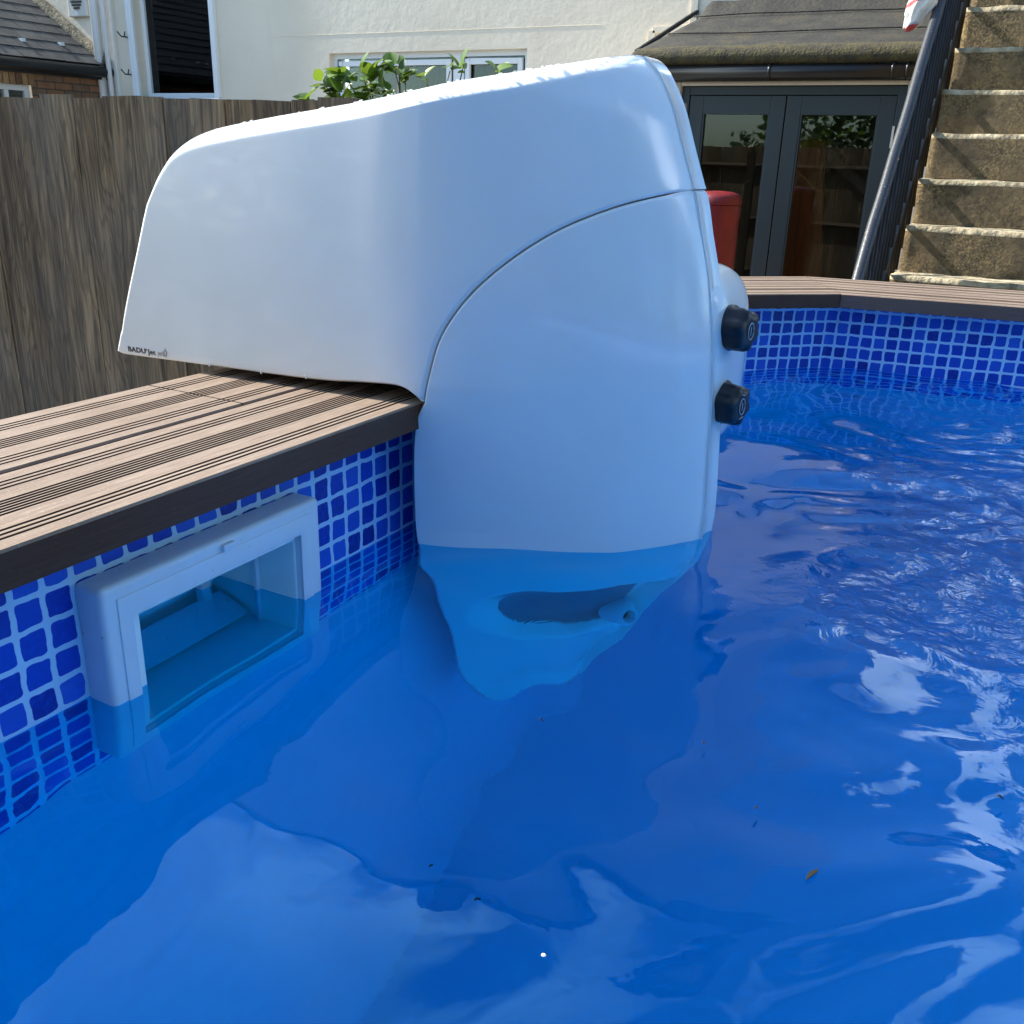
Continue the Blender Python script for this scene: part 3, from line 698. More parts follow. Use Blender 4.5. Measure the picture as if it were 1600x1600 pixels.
# rain drops standing on the top bevel
dr = bmesh.new(); M_drop = mat('clear_water_drop', (.95, .96, .98), .03, ior=1.33); t, b, l = nodes(M_drop)
trd = N(t, 'ShaderNodeBsdfTransparent'); msd = N(t, 'ShaderNodeMixShader'); msd.inputs[0].default_value = .45
l(trd.outputs[0], msd.inputs[1]); l(b.outputs[0], msd.inputs[2]); l(msd.outputs[0], t.nodes['Material Output'].inputs['Surface'])
topq = np.array([-.3564, -.3203, -.2475, -.0641, .0605, .110, .1515]); topz = np.array([.4387, .4615, .4769, .5046, .5312, .5450, .5580])
drops = []
for k in range(330):
    q_ = -.31+.45*random.random()**.7; z_ = float(np.interp(q_, topq, topz)); u = random.random()**1.2
    rr = random.choice([.0008, .0011, .0015, .0021])*random.uniform(.8, 1.2)
    e_ = (.015*(1-u)); dep = .040*(1-math.sqrt(max(0, 1-(1-e_/.024)**2)))
    if random.random() < .6: e_ = 0; y_ = float(s_side(np.array([q_]), np.array([z_]))[0])+.040+u*.12; pz = z_+.0002; nrm = Vector((-.1, 0, 1))
    else: y_ = float(s_side(np.array([q_]), np.array([z_-e_]))[0])+dep; pz = z_-e_; nrm = Vector((-.1, -(1-e_/.024)*.2-e_/.03, .8))
    M4 = Matrix.Translation((q_, y_, pz)) @ Vector((0, 0, 1)).rotation_difference(nrm.normalized()).to_matrix().to_4x4() @ Matrix.Diagonal((rr*random.uniform(.8, 1.6), rr*random.uniform(.8, 1.3), rr*.38, 1))
    bmesh.ops.create_icosphere(dr, subdivisions=2, radius=1, matrix=M4)
for (q_, z_) in ((-.292, .193), (-.212, .193), (-.146, .195)):
    y_ = float(s_side(np.array([q_]), np.array([z_]))[0])-.0005
    bmesh.ops.create_icosphere(dr, subdivisions=2, radius=1, matrix=Matrix.Translation((q_, y_, z_)) @ Matrix.Diagonal((.0016, .0012, .0026, 1)))
for f in dr.faces: f.smooth = True
tag(link_bm('water_drops', dr, M_drop), kind='stuff')

# ---------------------------------------------------------------- skimmer
sk = empty('pool_skimmer', (-.04, .59, 0), 'white rectangular skimmer mouth half under water on the mosaic wall', 'skimmer')
def frame_mb(y0, y1, z0, z1, iy0, iy1, iz0, iz1, x0, x1):
    m = MB(); bm = m.bm
    def ring(x, a, b_, c_, d_): return [bm.verts.new((x, a, c_)), bm.verts.new((x, b_, c_)), bm.verts.new((x, b_, d_)), bm.verts.new((x, a, d_))]
    A = ring(x0, y0, y1, z0, z1); B = ring(x1, y0, y1, z0, z1); Cc = ring(x1, iy0, iy1, iz0, iz1); D = ring(x0, iy0, iy1, iz0, iz1)
    for P_, Q_ in ((A, B), (B, Cc), (Cc, D), (D, A)):
        for k in range(4): bm.faces.new((P_[k], P_[(k+1) % 4], Q_[(k+1) % 4], Q_[k]))
    return m
frame_mb(.452, .726, -.112, .1075, .480, .694, -.088, .076, -.0565, -.022).build('faceplate', M_sat, sk, bevel=.006, seg=4, auto=30)
frame_mb(.4665, .7095, -.098, .095, .4805, .6935, -.0875, .0755, -.0225, -.0205).build('inner_trim', M_sat, sk, bevel=.0012, seg=2, auto=30)
tb = frame_mb(.4815, .7035, -.087, .075, .494, .692, -.079, .067, -.155, -.03); tb.box(-.165, -.153, .485, .700, -.087, .08); tb.build('throat', M_throat, sk, bevel=.002)
wf = MB(); wf.box(-.118, -.114, .500, .686, -.076, -.022, rot=Matrix.Rotation(R(-52), 3, 'Y')); wf.build('weir_flap', M_sat, sk, bevel=.002)
st = MB(); st.box(-.14, -.13, .655, .668, -.078, .066); st.build('flap_guide', M_sat, sk, bevel=.001)
st = MB(); st.box(-.085, -.080, .686, .6915, -.078, .066); st.build('flap_guide', M_sat, sk, bevel=.001)
nb = MB(); nb.box(-.024, -.0175, .585, .600, .1075-.012, .1075-.005); nb.build('latch_nub', M_sat, sk, bevel=.0012)

# ---------------------------------------------------------------- floating bits
def leaf_bit(name, x, y, L_, W_, rot, label, mt, cat='leaf'):
    m = MB(); n = 9; c_, s_ = math.cos(rot), math.sin(rot); top = []; bot = []
    for k in range(n):
        u = k/(n-1); wv_ = W_*math.sin(math.pi*min(1, max(0, u*.94+.03)))**.7; z = .0035+.0012*math.sin(u*5)
        for sg, ar in ((1, top), (-1, bot)):
            px, py = (u-.5)*L_, sg*wv_/2; ar.append((x+px*c_-py*s_, y+px*s_+py*c_, z))
    for k in range(n-1):
        m.face([top[k], top[k+1], bot[k+1], bot[k]])
        m.face([(p[0], p[1], p[2]-.0008) for p in (top[k], top[k+1], bot[k+1], bot[k])])
    o = m.build(name, mt); tag(o, label, cat); return o
M_brownleaf = mat('wet_dark_leaf', (.010, .011, .007), .9)
leaf_bit('floating_leaf', .541, .551, .016, .0035, R(75), 'dark narrow leaf fragment floating on open water at lower right', M_brownleaf)
M_seed = mat('pale_seed', (.8, .85, .75), .4)
for x_, y_, r_, lb_ in ((.417, .397, .0016, 'bright white speck floating near the bottom middle of the water'), (.715, .647, .0012, 'tiny pale speck beside the bright wavy reflection at right')):
    bm = bmesh.new(); bmesh.ops.create_icosphere(bm, subdivisions=2, radius=1, matrix=Matrix.Translation((x_, y_, .003)) @ Matrix.Diagonal((r_, r_*.8, r_*.6, 1)))
    tag(link_bm('floating_seed', bm, M_seed), lb_, 'seed')

M_speck = mat('dark_speck', (.008, .010, .010), .9)
for x_, y_, L_, w_ in ((.36, .415, .005, 'lower middle of the water, just left of the bright white speck'), (.318, .425, .0042, 'lower left part of the water inside the pale reflection edge'),
        (.49, .60, .0045, 'right of centre, up and left of the brown leaf'), (.647, .71, .005, 'at far right beside the wavy white reflection'), (.43, .66, .004, 'centre of the pool below the swim jet'),
        (.30, .62, .004, 'left of centre between skimmer and swim jet')):
    leaf_bit('floating_speck', x_, y_, L_, L_*.45, random.uniform(0, 3), 'tiny dark speck floating '+w_, M_speck, 'speck')['group'] = 'dark specks floating on the water'

# ---------------------------------------------------------------- fence
FA, FB = Vector((-6.6, 1.59)), Vector((-.72, 3.39))
fd = (FB-FA); FL = fd.length; fd.normalize(); fn = Vector((fd.y, -fd.x))     # towards the pool
fence = empty('timber_fence', (FA.x, FA.y, -1.1), 'weathered grey upright board fence behind the deck', 'fence')
u = 0.0; topz_ = []
k = 0
fb_ = bmesh.new(); uvl = fb_.loops.layers.uv.new('UVMap')
while u < FL:
    wd = random.choice([.10, .115, .125, .14, .15]); th = random.uniform(.012, .02)
    z1 = .60+.024*(u/FL) + random.uniform(-.009, .007); z0 = -1.08; lean = random.uniform(-.006, .006)
    out_ = random.uniform(0, .02)
    A_ = FA+fd*(u+.002); B_ = FA+fd*(u+wd-.002)
    ns = 14; front = []; back = []
    wav = [random.uniform(-.003, .003) for _ in range(4)]
    verts = []
    for j in range(ns+1):
        z = z0+(z1-z0)*j/ns; sh = lean*j/ns
        row = []
        for (P_, e_) in ((A_, 0), (B_, 1)):
            jag = (random.uniform(-.002, .002) if 0 < j < ns else 0)
            p = P_+fd*(sh+jag)
            zz = z + ((.006*(random.random()-.5)) if j == ns else 0)
            row.append((fb_.verts.new((p.x+fn.x*(out_+th*(1-.5*e_)), p.y+fn.y*(out_+th*(1-.5*e_)), zz)), (e_*wd+k*.7, z)))
            row.append((fb_.verts.new((p.x+fn.x*out_*.3, p.y+fn.y*out_*.3, zz)), (e_*wd+k*.7, z)))
        verts.append(row)
    for j in range(ns):
        r0, r1 = verts[j], verts[j+1]
        for a_, c_ in ((0, 2), (2, 3), (3, 1), (1, 0)):
            f = fb_.faces.new((r0[a_][0], r0[c_][0], r1[c_][0], r1[a_][0]))
            for lp, uvv in zip(f.loops, (r0[a_][1], r0[c_][1], r1[c_][1], r1[a_][1])): lp[uvl].uv = uvv
    f = fb_.faces.new([verts[-1][i][0] for i in (0, 2, 3, 1)])
    for lp, i in zip(f.loops, (0, 2, 3, 1)): lp[uvl].uv = verts[-1][i][1]
    u += wd; k += 1
bmesh.ops.recalc_face_normals(fb_, faces=fb_.faces)
link_bm('board_panel', fb_, M_fence, fence)
for zz in (-.8, -.2, .4):
    r_ = MB(); a_ = FA-fn*.035; b_ = FB-fn*.035; nx = fn*.02
    r_.tube([(a_.x, a_.y, zz), (b_.x, b_.y, zz)], .03, 4, smooth=False); r_.build('rail', M_fence, fence)
for uu in (.3, 2.2, 4.1, 6.0):
    p = FA+fd*uu-fn*.12; r_ = MB(); r_.box(p.x-.045, p.x+.045, p.y-.045, p.y+.045, -1.1, .55); r_.build('post', M_fence, fence)

# climbing plant showing over the fence
def leaf_face(bm, base, dirv, upv, L_, W_, curl=.25):
    d_ = dirv.normalized(); s_ = d_.cross(upv).normalized(); n_ = s_.cross(d_); rows = []
    for k in range(8):
        u = k/7; w_ = W_*.5*(math.sin(math.pi*u**.72))**.75 if 0 < u < 1 else .0006
        c_ = base+d_*L_*u - n_*curl*L_*u*u*.6
        rows.append((bm.verts.new(c_+s_*w_+n_*w_*.35), bm.verts.new(c_), bm.verts.new(c_-s_*w_+n_*w_*.35)))
    for a_, b_ in zip(rows, rows[1:]):
        for i in (0, 1):
            f = bm.faces.new((a_[i], a_[i+1], b_[i+1], b_[i])); f.smooth = True
plant = empty('climbing_plant', (-2.0, 3.25, -1.1), 'leafy green climber poking over the top of the fence', 'plant')
lf = bmesh.new(); sm_ = MB()
def c2w(X_, Y_, Z_):      # point given right / forward of the viewpoint, both level
    d = Vector((.4755, .8797)); n = Vector((.8797, -.4755)); return Vector((X_*n.x+Y_*n.y+.6009, X_*d.x+Y_*d.y, Z_))
random.seed(21)
clusters = [(-.80, .60, .04), (-.74, .66, .055), (-.69, .64, .05), (-.66, .69, .05), (-.60, .70, .05), (-.57, .66, .05), (-.53, .72, .05), (-.48, .73, .05), (-.44, .70, .045), (-.68, .60, .05), (-.60, .61, .05), (-.52, .64, .05), (-.36, .70, .03), (-.27, .73, .035), (-.22, .75, .03), (-.10, .74, .03)]
rootp = c2w(-.5, 4.25, -1.0)
for (cx, cz, sp_) in clusters:
    c0 = c2w(cx*1.03-.015, 4.05, cz+.015)
    for j in range(9 if sp_ > .035 else 3):
        d_ = Vector((random.uniform(-1, 1), random.uniform(-.9, .5), random.uniform(-.1, .7)))
        leaf_face(lf, c0+Vector((random.uniform(-1, 1)*sp_*.6, random.uniform(-1, 1)*.03, random.uniform(-.7, .7)*sp_*.6)), d_, Vector((random.uniform(-.4, .4), -.5, 1)), *(lambda L0: (L0, L0*random.uniform(.6, .8)))(random.uniform(.03, .085)))
    mid_ = (c0+rootp)/2+Vector((random.uniform(-.2, .2), .1, .35))
    sm_.tube([rootp+Vector((random.uniform(-.05, .05), 0, -.05)), mid_, c0*.85+mid_*.15, c0], [.008, .006, .003, .002], 6)
lfo = link_bm('foliage', lf, M_leaf, plant); lfo['kind'] = 'stuff'
sm_.build('stem', M_stem, plant)

# ---------------------------------------------------------------- main house
WY = 8.4
house = empty('rendered_house', (-3.5, WY, -1.1), 'tall cream rendered house with white windows behind the pool', 'house')
def wall_with_holes(m, y, x0, x1, z0, z1, holes, t_=.25):
    xs_ = sorted({x0, x1, *[h[0] for h in holes], *[h[1] for h in holes]}); zs_ = sorted({z0, z1, *[h[2] for h in holes], *[h[3] for h in holes]})
    for a_, b_ in zip(xs_, xs_[1:]):
        for c_, d_ in zip(zs_, zs_[1:]):
            if any(h[0]-1e-6 <= a_ and b_ <= h[1]+1e-6 and h[2]-1e-6 <= c_ and d_ <= h[3]+1e-6 for h in holes): continue
            m.face([(a_, y, c_), (b_, y, c_), (b_, y, d_), (a_, y, d_)], [(a_, c_), (b_, c_), (b_, d_), (a_, d_)])
    for h in holes:
        for P_ in ([(h[0], y, h[2]), (h[0], y+t_, h[2]), (h[0], y+t_, h[3]), (h[0], y, h[3])], [(h[1], y, h[2]), (h[1], y+t_, h[2]), (h[1], y+t_, h[3]), (h[1], y, h[3])],
                   [(h[0], y, h[2]), (h[1], y, h[2]), (h[1], y+t_, h[2]), (h[0], y+t_, h[2])], [(h[0], y, h[3]), (h[1], y, h[3]), (h[1], y+t_, h[3]), (h[0], y+t_, h[3])]):
            m.face(P_, [(p[0]+p[1], p[2]) for p in P_])
    return m
W1 = (-8.99, -7.80, .93, 2.35); W2 = (-6.21, -3.93, .2, 1.35); W3 = (-6.0, -4.2, 4.1, 5.6); W4 = (-8.9, -7.8, 4.1, 5.6)
HL, HR, HT = -14.0, -1.6, 8.6
m = MB(); wall_with_holes(m, WY, HL, HR, -1.1, HT, [W1, W2, W3, W4])
m.face([(HR, WY, 3.2), (HR, 16, 3.2), (HR, 16, HT), (HR, WY, HT)]); m.face([(HL, WY, -1.1), (HL, 16, -1.1), (HL, 16, HT), (HL, WY, HT)])
m.build('wall', M_wall, house)
m = MB(); wall_with_holes(m, WY, HR, 4.6, -1.1, 3.2, []); m.face([(4.6, WY, -1.1), (4.6, 14, -1.1), (4.6, 14, 3.2), (4.6, WY, 3.2)]); m.build('lower_wing_wall', M_wall, house)
m = MB(); m.face([(HR, WY-.25, 3.2), (4.85, WY-.25, 3.2), (4.85, 11.2, 3.7), (HR, 11.2, 3.7)]); m.box(HR, 4.8, WY-.25, WY-.15, 3.1, 3.22); m.build('wing_roof', M_slate, house)
m = MB(); m.face([(HL-.3, WY-.3, HT), (HR+.3, WY-.3, HT), (HR+.3, 12.2, HT+2.4), (HL-.3, 12.2, HT+2.4)]); m.box(HL-.3, HR+.3, WY-.32, WY-.2, HT-.12, HT+.02); m.build('roof', M_slate, house)
m = MB(); m.box(-6.4, -5.2, 10, 10.9, HT+.2, HT+3.4); m.build('chimney', M_brick, house, bevel=.01)
# render lines / patch ridges
m = MB(); m.box(-7.0, -3.2, WY-.0025, WY+.01, 1.519, 1.523); m.box(-2.72, -2.36, WY-.02, WY+.01, 1.44, 1.49); m.box(-2.40, -2.34, WY-.02, WY+.01, 1.49, 1.75); m.box(-2.36, -1.9, WY-.02, WY+.01, 1.72, 1.78); m.box(-2.76, -2.70, WY-.02, WY+.01, 1.2, 1.46)
m.build('render_ridge', M_wall, house, bevel=.001)
# left window with dark blind
wx = empty('x'); bpy.data.objects.remove(wx)
def sash(parent, h, fw, y, mt, mull=(), blind=None, deep=.1, fd_=.05):
    m = MB(); x0, x1, z0, z1 = h
    m.box(x0, x0+fw, y, y+fd_, z0, z1); m.box(x1-fw, x1, y, y+fd_, z0, z1); m.box(x0+fw, x1-fw, y+.001, y+fd_, z1-fw, z1); m.box(x0+fw, x1-fw, y+.001, y+fd_, z0, z0+fw)
    for mx, mw in mull: m.box(mx-mw/2, mx+mw/2, y+.002, y+fd_, z0+fw, z1-fw)
    f = m.build('window', mt, parent, bevel=.004)
    gl = MB(); gl.box(x0+fw, x1-fw, y+.03, y+.034, z0+fw, z1-fw); g_ = gl.build('pane', M_glass); g_.parent = f
    return f
f = sash(house, W1, .06, WY+.10, M_frame)
bl = MB(); z = W1[2]+.07
while z < W1[3]-.05:
    bl.box(W1[0]+.16, W1[1]-.07, WY+.20, WY+.225, z, z+.032, rot=Matrix.Rotation(R(12), 3, 'X')); z += .035
b2 = bl.build('blind', M_blind); b2.parent = f
for H_ in (W1, W2, W3, W4):
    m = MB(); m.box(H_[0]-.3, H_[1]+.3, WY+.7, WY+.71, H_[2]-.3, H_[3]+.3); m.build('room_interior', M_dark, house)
m = MB(); m.box(W1[0]-.09, W1[1]+.09, WY-.07, WY+.11, W1[2]-.06, W1[2]); m.build('sill', M_frame, house, bevel=.006)
for ab in ((W1[0]-.104, W1[0]-.004, WY-.03), (W1[1]+.004, W1[1]+.074, WY-.05)):
    m = MB(); m.box(ab[0], ab[1], ab[2], WY+.02, W1[2], W1[3]+.1); m.build('architrave', M_frame, house, bevel=.012, seg=3)
# pilaster, soil pipe and hooks left of it
m = MB(); m.box(-9.62, -9.30, WY-.05, WY+.02, .2, 6.0); m.build('pilaster', M_wallw, house, bevel=.01)
for px_, r__ in ((-9.50, .05), (-9.36, .028)):
    m = MB(); m.tube([(px_, WY-.11, -.8), (px_, WY-.11, 7.5)], r__, 16); m.build('drainpipe', M_frame, house)
for zz in (1.57, 1.18):
    m = MB(); m.tube([(-9.12, WY+.01, zz), (-9.12, WY-.09, zz), (-9.16, WY-.11, zz+.05)], .008, 8); m.tube([(-9.12, WY-.05, zz), (-9.08, WY-.07, zz+.05)], .007, 8); m.build('iron_hook', M_iron, house)
# middle window: three lights with curtain
f = sash(house, W2, .05, WY+.06, M_frame, mull=((-4.70, .12), (-5.42, .0001)))
m = MB()
for (a_, b_) in ((-6.13, -4.78), (-4.62, -4.0)):
    for (x0, x1, z0, z1) in ((a_, a_+.05, .26, 1.28), (b_-.05, b_, .26, 1.28), (a_+.05, b_-.05, 1.23, 1.28), (a_+.05, b_-.05, .26, .31)): m.box(x0, x1, WY+.045, WY+.075, z0, z1)
cs = m.build('casement', M_frame, None, bevel=.004); cs.parent = f
m = MB(); xx = W2[0]+.1; pts = []
while xx < W2[1]-.1: pts.append((xx, WY+.22+.022*math.sin(xx*95)+.01*math.sin(xx*31))); xx += .012
for p, q_ in zip(pts, pts[1:]): m.face([(p[0], p[1], .25), (q_[0], q_[1], .25), (q_[0], q_[1], 1.26), (p[0], p[1], 1.26)], smooth=True)
cu = m.build('curtain', M_curtain); cu.parent = f
for W_ in (W3, W4): sash(house, W_, .07, WY+.08, M_frame)
# vent high on the wall
vent = empty('flue_vent', (-9.85, WY, 1.95), 'small cream flue vent with oval grille high on the wall', 'vent')
m = MB(); m.box(-10.02, -9.70, WY-.05, WY, 1.80, 2.22); m.build('vent_box', M_framedirty, vent, bevel=.012)
m = MB(); 
for k in range(9): 
    wq = .10*math.sqrt(max(0, 1-((k-4)/4.6)**2)); m.box(-9.86-wq, -9.86+wq, WY-.062, WY-.05, 1.88+k*.032, 1.898+k*.032)
m.build('grille', M_dark, vent)

# ---------------------------------------------------------------- side outbuilding on the left, slate roof
OX = -9.5
ob_ = empty('brick_outbuilding', (OX, 6.8, -1.1), 'low brown brick outbuilding with grey slate roof at far left', 'building')
m = MB(); a0, a1 = 4.6, WY-.01
hz0, hz1, hy0, hy1 = .0, 1.005, 5.6, 7.35
for (y0, y1, z0, z1) in ((a0, a1, -1.1, hz0), (a0, a1, 1.115, 1.30), (a0, hy0, hz0, 1.115), (hy1, a1, hz0, 1.115)):
    m.face([(OX, y0, z0), (OX, y1, z0), (OX, y1, z1), (OX, y0, z1)], [(y0, z0), (y1, z0), (y1, z1), (y0, z1)])
m.face([(OX, a0, -1.1), (-13, a0, -1.1), (-13, a0, 3.2), (OX, a0, 1.3)], [(0, -1.1), (3.5, -1.1), (3.5, 3.2), (0, 1.3)])
m.build('wall', M_brick, ob_)
m = MB(); y = hy0
while y < hy1: m.box(OX-.05, OX+.004, y+.004, y+.069, 1.0, 1.115); y += .075
m.build('soldier_course', M_soldier, ob_, bevel=.004)
m = MB(); fy0, fy1 = hy0, hy1
m.box(OX-.10, OX-.04, fy0, fy0+.06, hz0, hz1-.005); m.box(OX-.10, OX-.04, fy1-.06, fy1, hz0, hz1-.005); m.box(OX-.10, OX-.041, fy0+.06, fy1-.06, hz1-.065, hz1-.005); m.box(OX-.10, OX-.041, fy1-.3, fy1-.25, hz0, hz1-.065)
wn_ = m.build('window', M_framedirty, ob_, bevel=.004)
m = MB(); m.box(OX-.08, OX-.074, fy0+.06, fy1-.06, hz0, hz1-.065); p_ = m.build('pane', M_glass); p_.parent = wn_
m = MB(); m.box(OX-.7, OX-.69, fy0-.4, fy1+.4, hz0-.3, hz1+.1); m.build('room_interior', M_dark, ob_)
m = MB(); m.tube([(OX+.09, 4.6, 1.20), (OX+.09, WY-.02, 1.20)], .058, 14); m.box(OX, OX+.04, 4.6, WY-.02, 1.12, 1.27); m.build('gutter', M_gutter, ob_)
sl_ = bmesh.new(); pitch = R(32); cx_, sx_ = math.cos(pitch), math.sin(pitch)
row = 0; d_ = 0.0
while d_ < 4.0:
    y = 4.4 + (.13 if row % 2 else 0)
    while y < WY-.1:
        w_ = .26; y1_ = min(y+w_-.006, WY-.06); jit = random.uniform(-.006, .006); lift = .010+random.uniform(0, .004)
        P_ = []
        for (dd, yy, hh) in ((d_+jit, y, lift), (d_+jit, y1_, lift), (d_+.34, y1_, .0), (d_+.34, y, .0)):
            P_.append(Vector((OX+.07-dd*cx_ + sx_*hh, yy, 1.27+dd*sx_+cx_*hh)))
        lo = [p-Vector((sx_, 0, cx_))*.008 for p in P_]
        vs = [sl_.verts.new(p) for p in P_]+[sl_.verts.new(p) for p in lo]
        sl_.faces.new(vs[:4]); sl_.faces.new(vs[4:][::-1])
        for i in range(4): sl_.faces.new((vs[i], vs[(i+1) % 4], vs[4+(i+1) % 4], vs[4+i]))
        y += w_
    d_ += .20; row += 1
bmesh.ops.recalc_face_normals(sl_, faces=sl_.faces)
ro = link_bm('roof', sl_, M_slate, ob_)
m = MB(); m.face([(OX+.06, 4.42, 1.255), (OX+.06, WY-.02, 1.255), (OX+.06-4*cx_, WY-.02, 1.255+4*sx_), (OX+.06-4*cx_, 4.42, 1.255+4*sx_)]); m.build('roof_deck', M_dark, ob_)
m = MB(); m.tube([(OX+.07-d*cx_, WY-.05, 1.29+d*sx_+.02*noise.noise(Vector((d*3, 0, 0)))) for d in np.linspace(0, 4, 30)], .075, 8); m.build('mortar_flashing', M_mortar, ob_)
for (dd, yy) in ((.32, 6.9), (.33, 7.05), (.34, 7.45), (.36, 7.95)):
    m = MB(); m.box(OX+.07-dd*cx_-.03, OX+.07-dd*cx_+.03, yy, yy+.05, 1.27+dd*sx_-.005, 1.27+dd*sx_+.03); m.build('white_clip', M_frame, ob_)

# ---------------------------------------------------------------- garden room: doors, felt roof
EY = 7.3
gr = empty('garden_room', (-1.2, EY, -1.1), 'single-storey extension with black felt roof and grey glazed doors', 'building')
DX0, DX1, DZ1 = -2.03, -.45, .955
m = MB(); wall_with_holes(m, EY, -2.33, .0, -1.1, 1.02, [(DX0, DX1, -1.1, DZ1)], .12)
m.face([(-2.33, EY, -1.1), (-2.33, WY, -1.1), (-2.33, WY, 1.45), (-2.33, EY, 1.1)]); m.build('wall', M_wallw, gr)
m = MB()
prof = [(EY+.02, 1.07), (EY-.13, 1.075), (EY-.165, 1.10), (EY-.175, 1.135), (EY-.16, 1.17), (EY-.12, 1.195), (EY-.02, 1.215), (EY+.35, 1.33), (EY+.75, 1.47), (EY+.90, 1.515), (WY-.14, 1.56), (WY-.02, 1.66)]
xsn = np.linspace(-2.42, .03, 40); rows = []
for i, xx in enumerate(xsn):
    row = []
    for j, (py, pz) in enumerate(prof):
        e = 0 if i else -.05
        sag = .012*noise.noise(Vector((xx*1.7, py*2, 0)))+.006*noise.noise(Vector((xx*7, py*7, 3)))
        hipx = xx + max(0, (py-EY))*.13*(1-i/39)
        row.append(m.bm.verts.new((hipx, py, pz+sag+e)))
    rows.append(row)
for ra, rb in zip(rows, rows[1:]):
    for j in range(len(prof)-1):
        f = m.bm.faces.new((ra[j], rb[j], rb[j+1], ra[j+1])); f.smooth = True; f.material_index = 1 if j < 6 else 0
link_bm('felt_roof', m.bm, [M_felt, M_moss], gr)
m = MB(); m.tube([(-2.40+.05*k/9, EY-.02+(WY-EY+.02)*k/9, 1.19+.40*k/9) for k in range(10)], .018, 10); m.build('roof_kerb', M_felt, gr)
m = MB()
for yy, zz in ((EY+.33, 1.335), (EY+.88, 1.525)): m.tube([(x_, yy+.006*math.sin(x_*5), zz+.004+.012*noise.noise(Vector((x_*1.7, yy*2, 0)))) for x_ in np.linspace(-2.3, 0, 20)], .006, 6)
m.build('felt_lap', M_felt, gr)
m = MB(); m.tube([(-2.42, EY-.12, 1.035), (.02, EY-.12, 1.03)], .05, 16); m.box(-2.42, .02, EY-.06, EY, .985, 1.07); m.build('gutter', M_gutter, gr)
for xx in (-1.36, -.55, -.46):
    m = MB(); m.tube([(xx, EY-.12, 1.034), (xx+.018, EY-.12, 1.034)], .056, 14); m.build('gutter_bracket', M_gutter, gr)
m = MB(); m.box(DX0-.05, DX0, EY-.02, EY+.05, -1.1, DZ1+.03); m.box(DX1, DX1+.05, EY-.02, EY+.05, -1.1, DZ1+.03); m.box(DX0, DX1, EY-.021, EY+.05, DZ1, DZ1+.03); m.build('door_surround', M_framedirty, gr, bevel=.01)
m = MB(); m.box(DX0, DX0+.06, EY+.02, EY+.09, -1.1, DZ1-.001); m.box(DX1-.06, DX1, EY+.02, EY+.09, -1.1, DZ1-.001); m.box(DX0+.06, DX1-.06, EY+.021, EY+.09, DZ1-.06, DZ1-.001); m.build('door_frame', M_doorpaint, gr, bevel=.003)
mid = -1.255
for (x0, x1, hx) in ((DX0+.063, mid-.004, DX0+.05), (mid+.004, DX1-.063, DX1-.063)):
    m = MB(); z0, z1 = -1.08, DZ1-.064; stw = .105
    m.box(x0, x0+stw, EY+.03, EY+.08, z0, z1); m.box(x1-stw, x1, EY+.03, EY+.08, z0, z1)
    m.box(x0+stw, x1-stw, EY+.031, EY+.08, z1-.125, z1); m.box(x0+stw, x1-stw, EY+.031, EY+.08, z0, z0+.22)
    dr_ = m.build('door', M_doorpaint, gr, bevel=.003)
    m = MB(); m.box(x0+stw, x1-stw, EY+.055, EY+.061, z0+.22, z1-.125); gp = m.build('pane', M_glass); gp.parent = dr_
    m = MB(); bw = .012
    m.box(x0+stw, x0+stw+bw, EY+.035, EY+.054, z0+.22, z1-.125); m.box(x1-stw-bw, x1-stw, EY+.035, EY+.054, z0+.22, z1-.125)
    gb = m.build('glazing_bead', M_doorpaint); gb.parent = dr_
    m = MB(); m.box(hx, hx+.014, EY+.012, EY+.03, .56, .70); hg = m.build('hinge', M_framedirty); hg.parent = dr_
m = MB(); m.box(mid-.035, mid-.022, EY+.0, EY+.03, -.56, -.42); m.tube([(mid-.03, EY, -.47), (mid-.11, EY-.01, -.47)], .008, 8); m.build('door_handle', M_framedirty, gr)
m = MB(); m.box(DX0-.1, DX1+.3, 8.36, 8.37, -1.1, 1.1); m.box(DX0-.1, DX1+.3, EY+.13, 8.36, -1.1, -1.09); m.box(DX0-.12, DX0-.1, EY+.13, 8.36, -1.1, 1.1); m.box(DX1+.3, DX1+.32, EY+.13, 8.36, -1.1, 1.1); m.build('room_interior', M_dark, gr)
bd = MB(); bd.box(-1.16, -.86, 7.75, 7.79, -1.09, .62, rot=Matrix.Rotation(R(-6), 3, 'Y'), piv=(-1, 7.77, -1.09)); tag(bd.build('leaning_board', M_orange, bevel=.04, seg=3), 'orange varnished wooden board seen through the right glazed door', 'board')
# red post with domed cap
rc = empty('red_bollard', (-1.36, 6.3, -1.1), 'round red post with domed cap in front of glazed doors', 'post')
m = MB(); m.lathe([(.142, 0), (.142, .3), (.146, 1.0), (.148, 1.28)], (-1.36, 6.3, -1.1), (0, 0, 1), 40); m.build('tube', M_red, rc, auto=40)
m = MB(); m.lathe([(.144, 1.281), (.152, 1.285), (.152, 1.30), (.149, 1.325), (.13, 1.348), (.09, 1.36), (.03, 1.365)], (-1.36, 6.3, -1.1), (0, 0, 1), 40); m.build('cap', M_red, rc, auto=60)

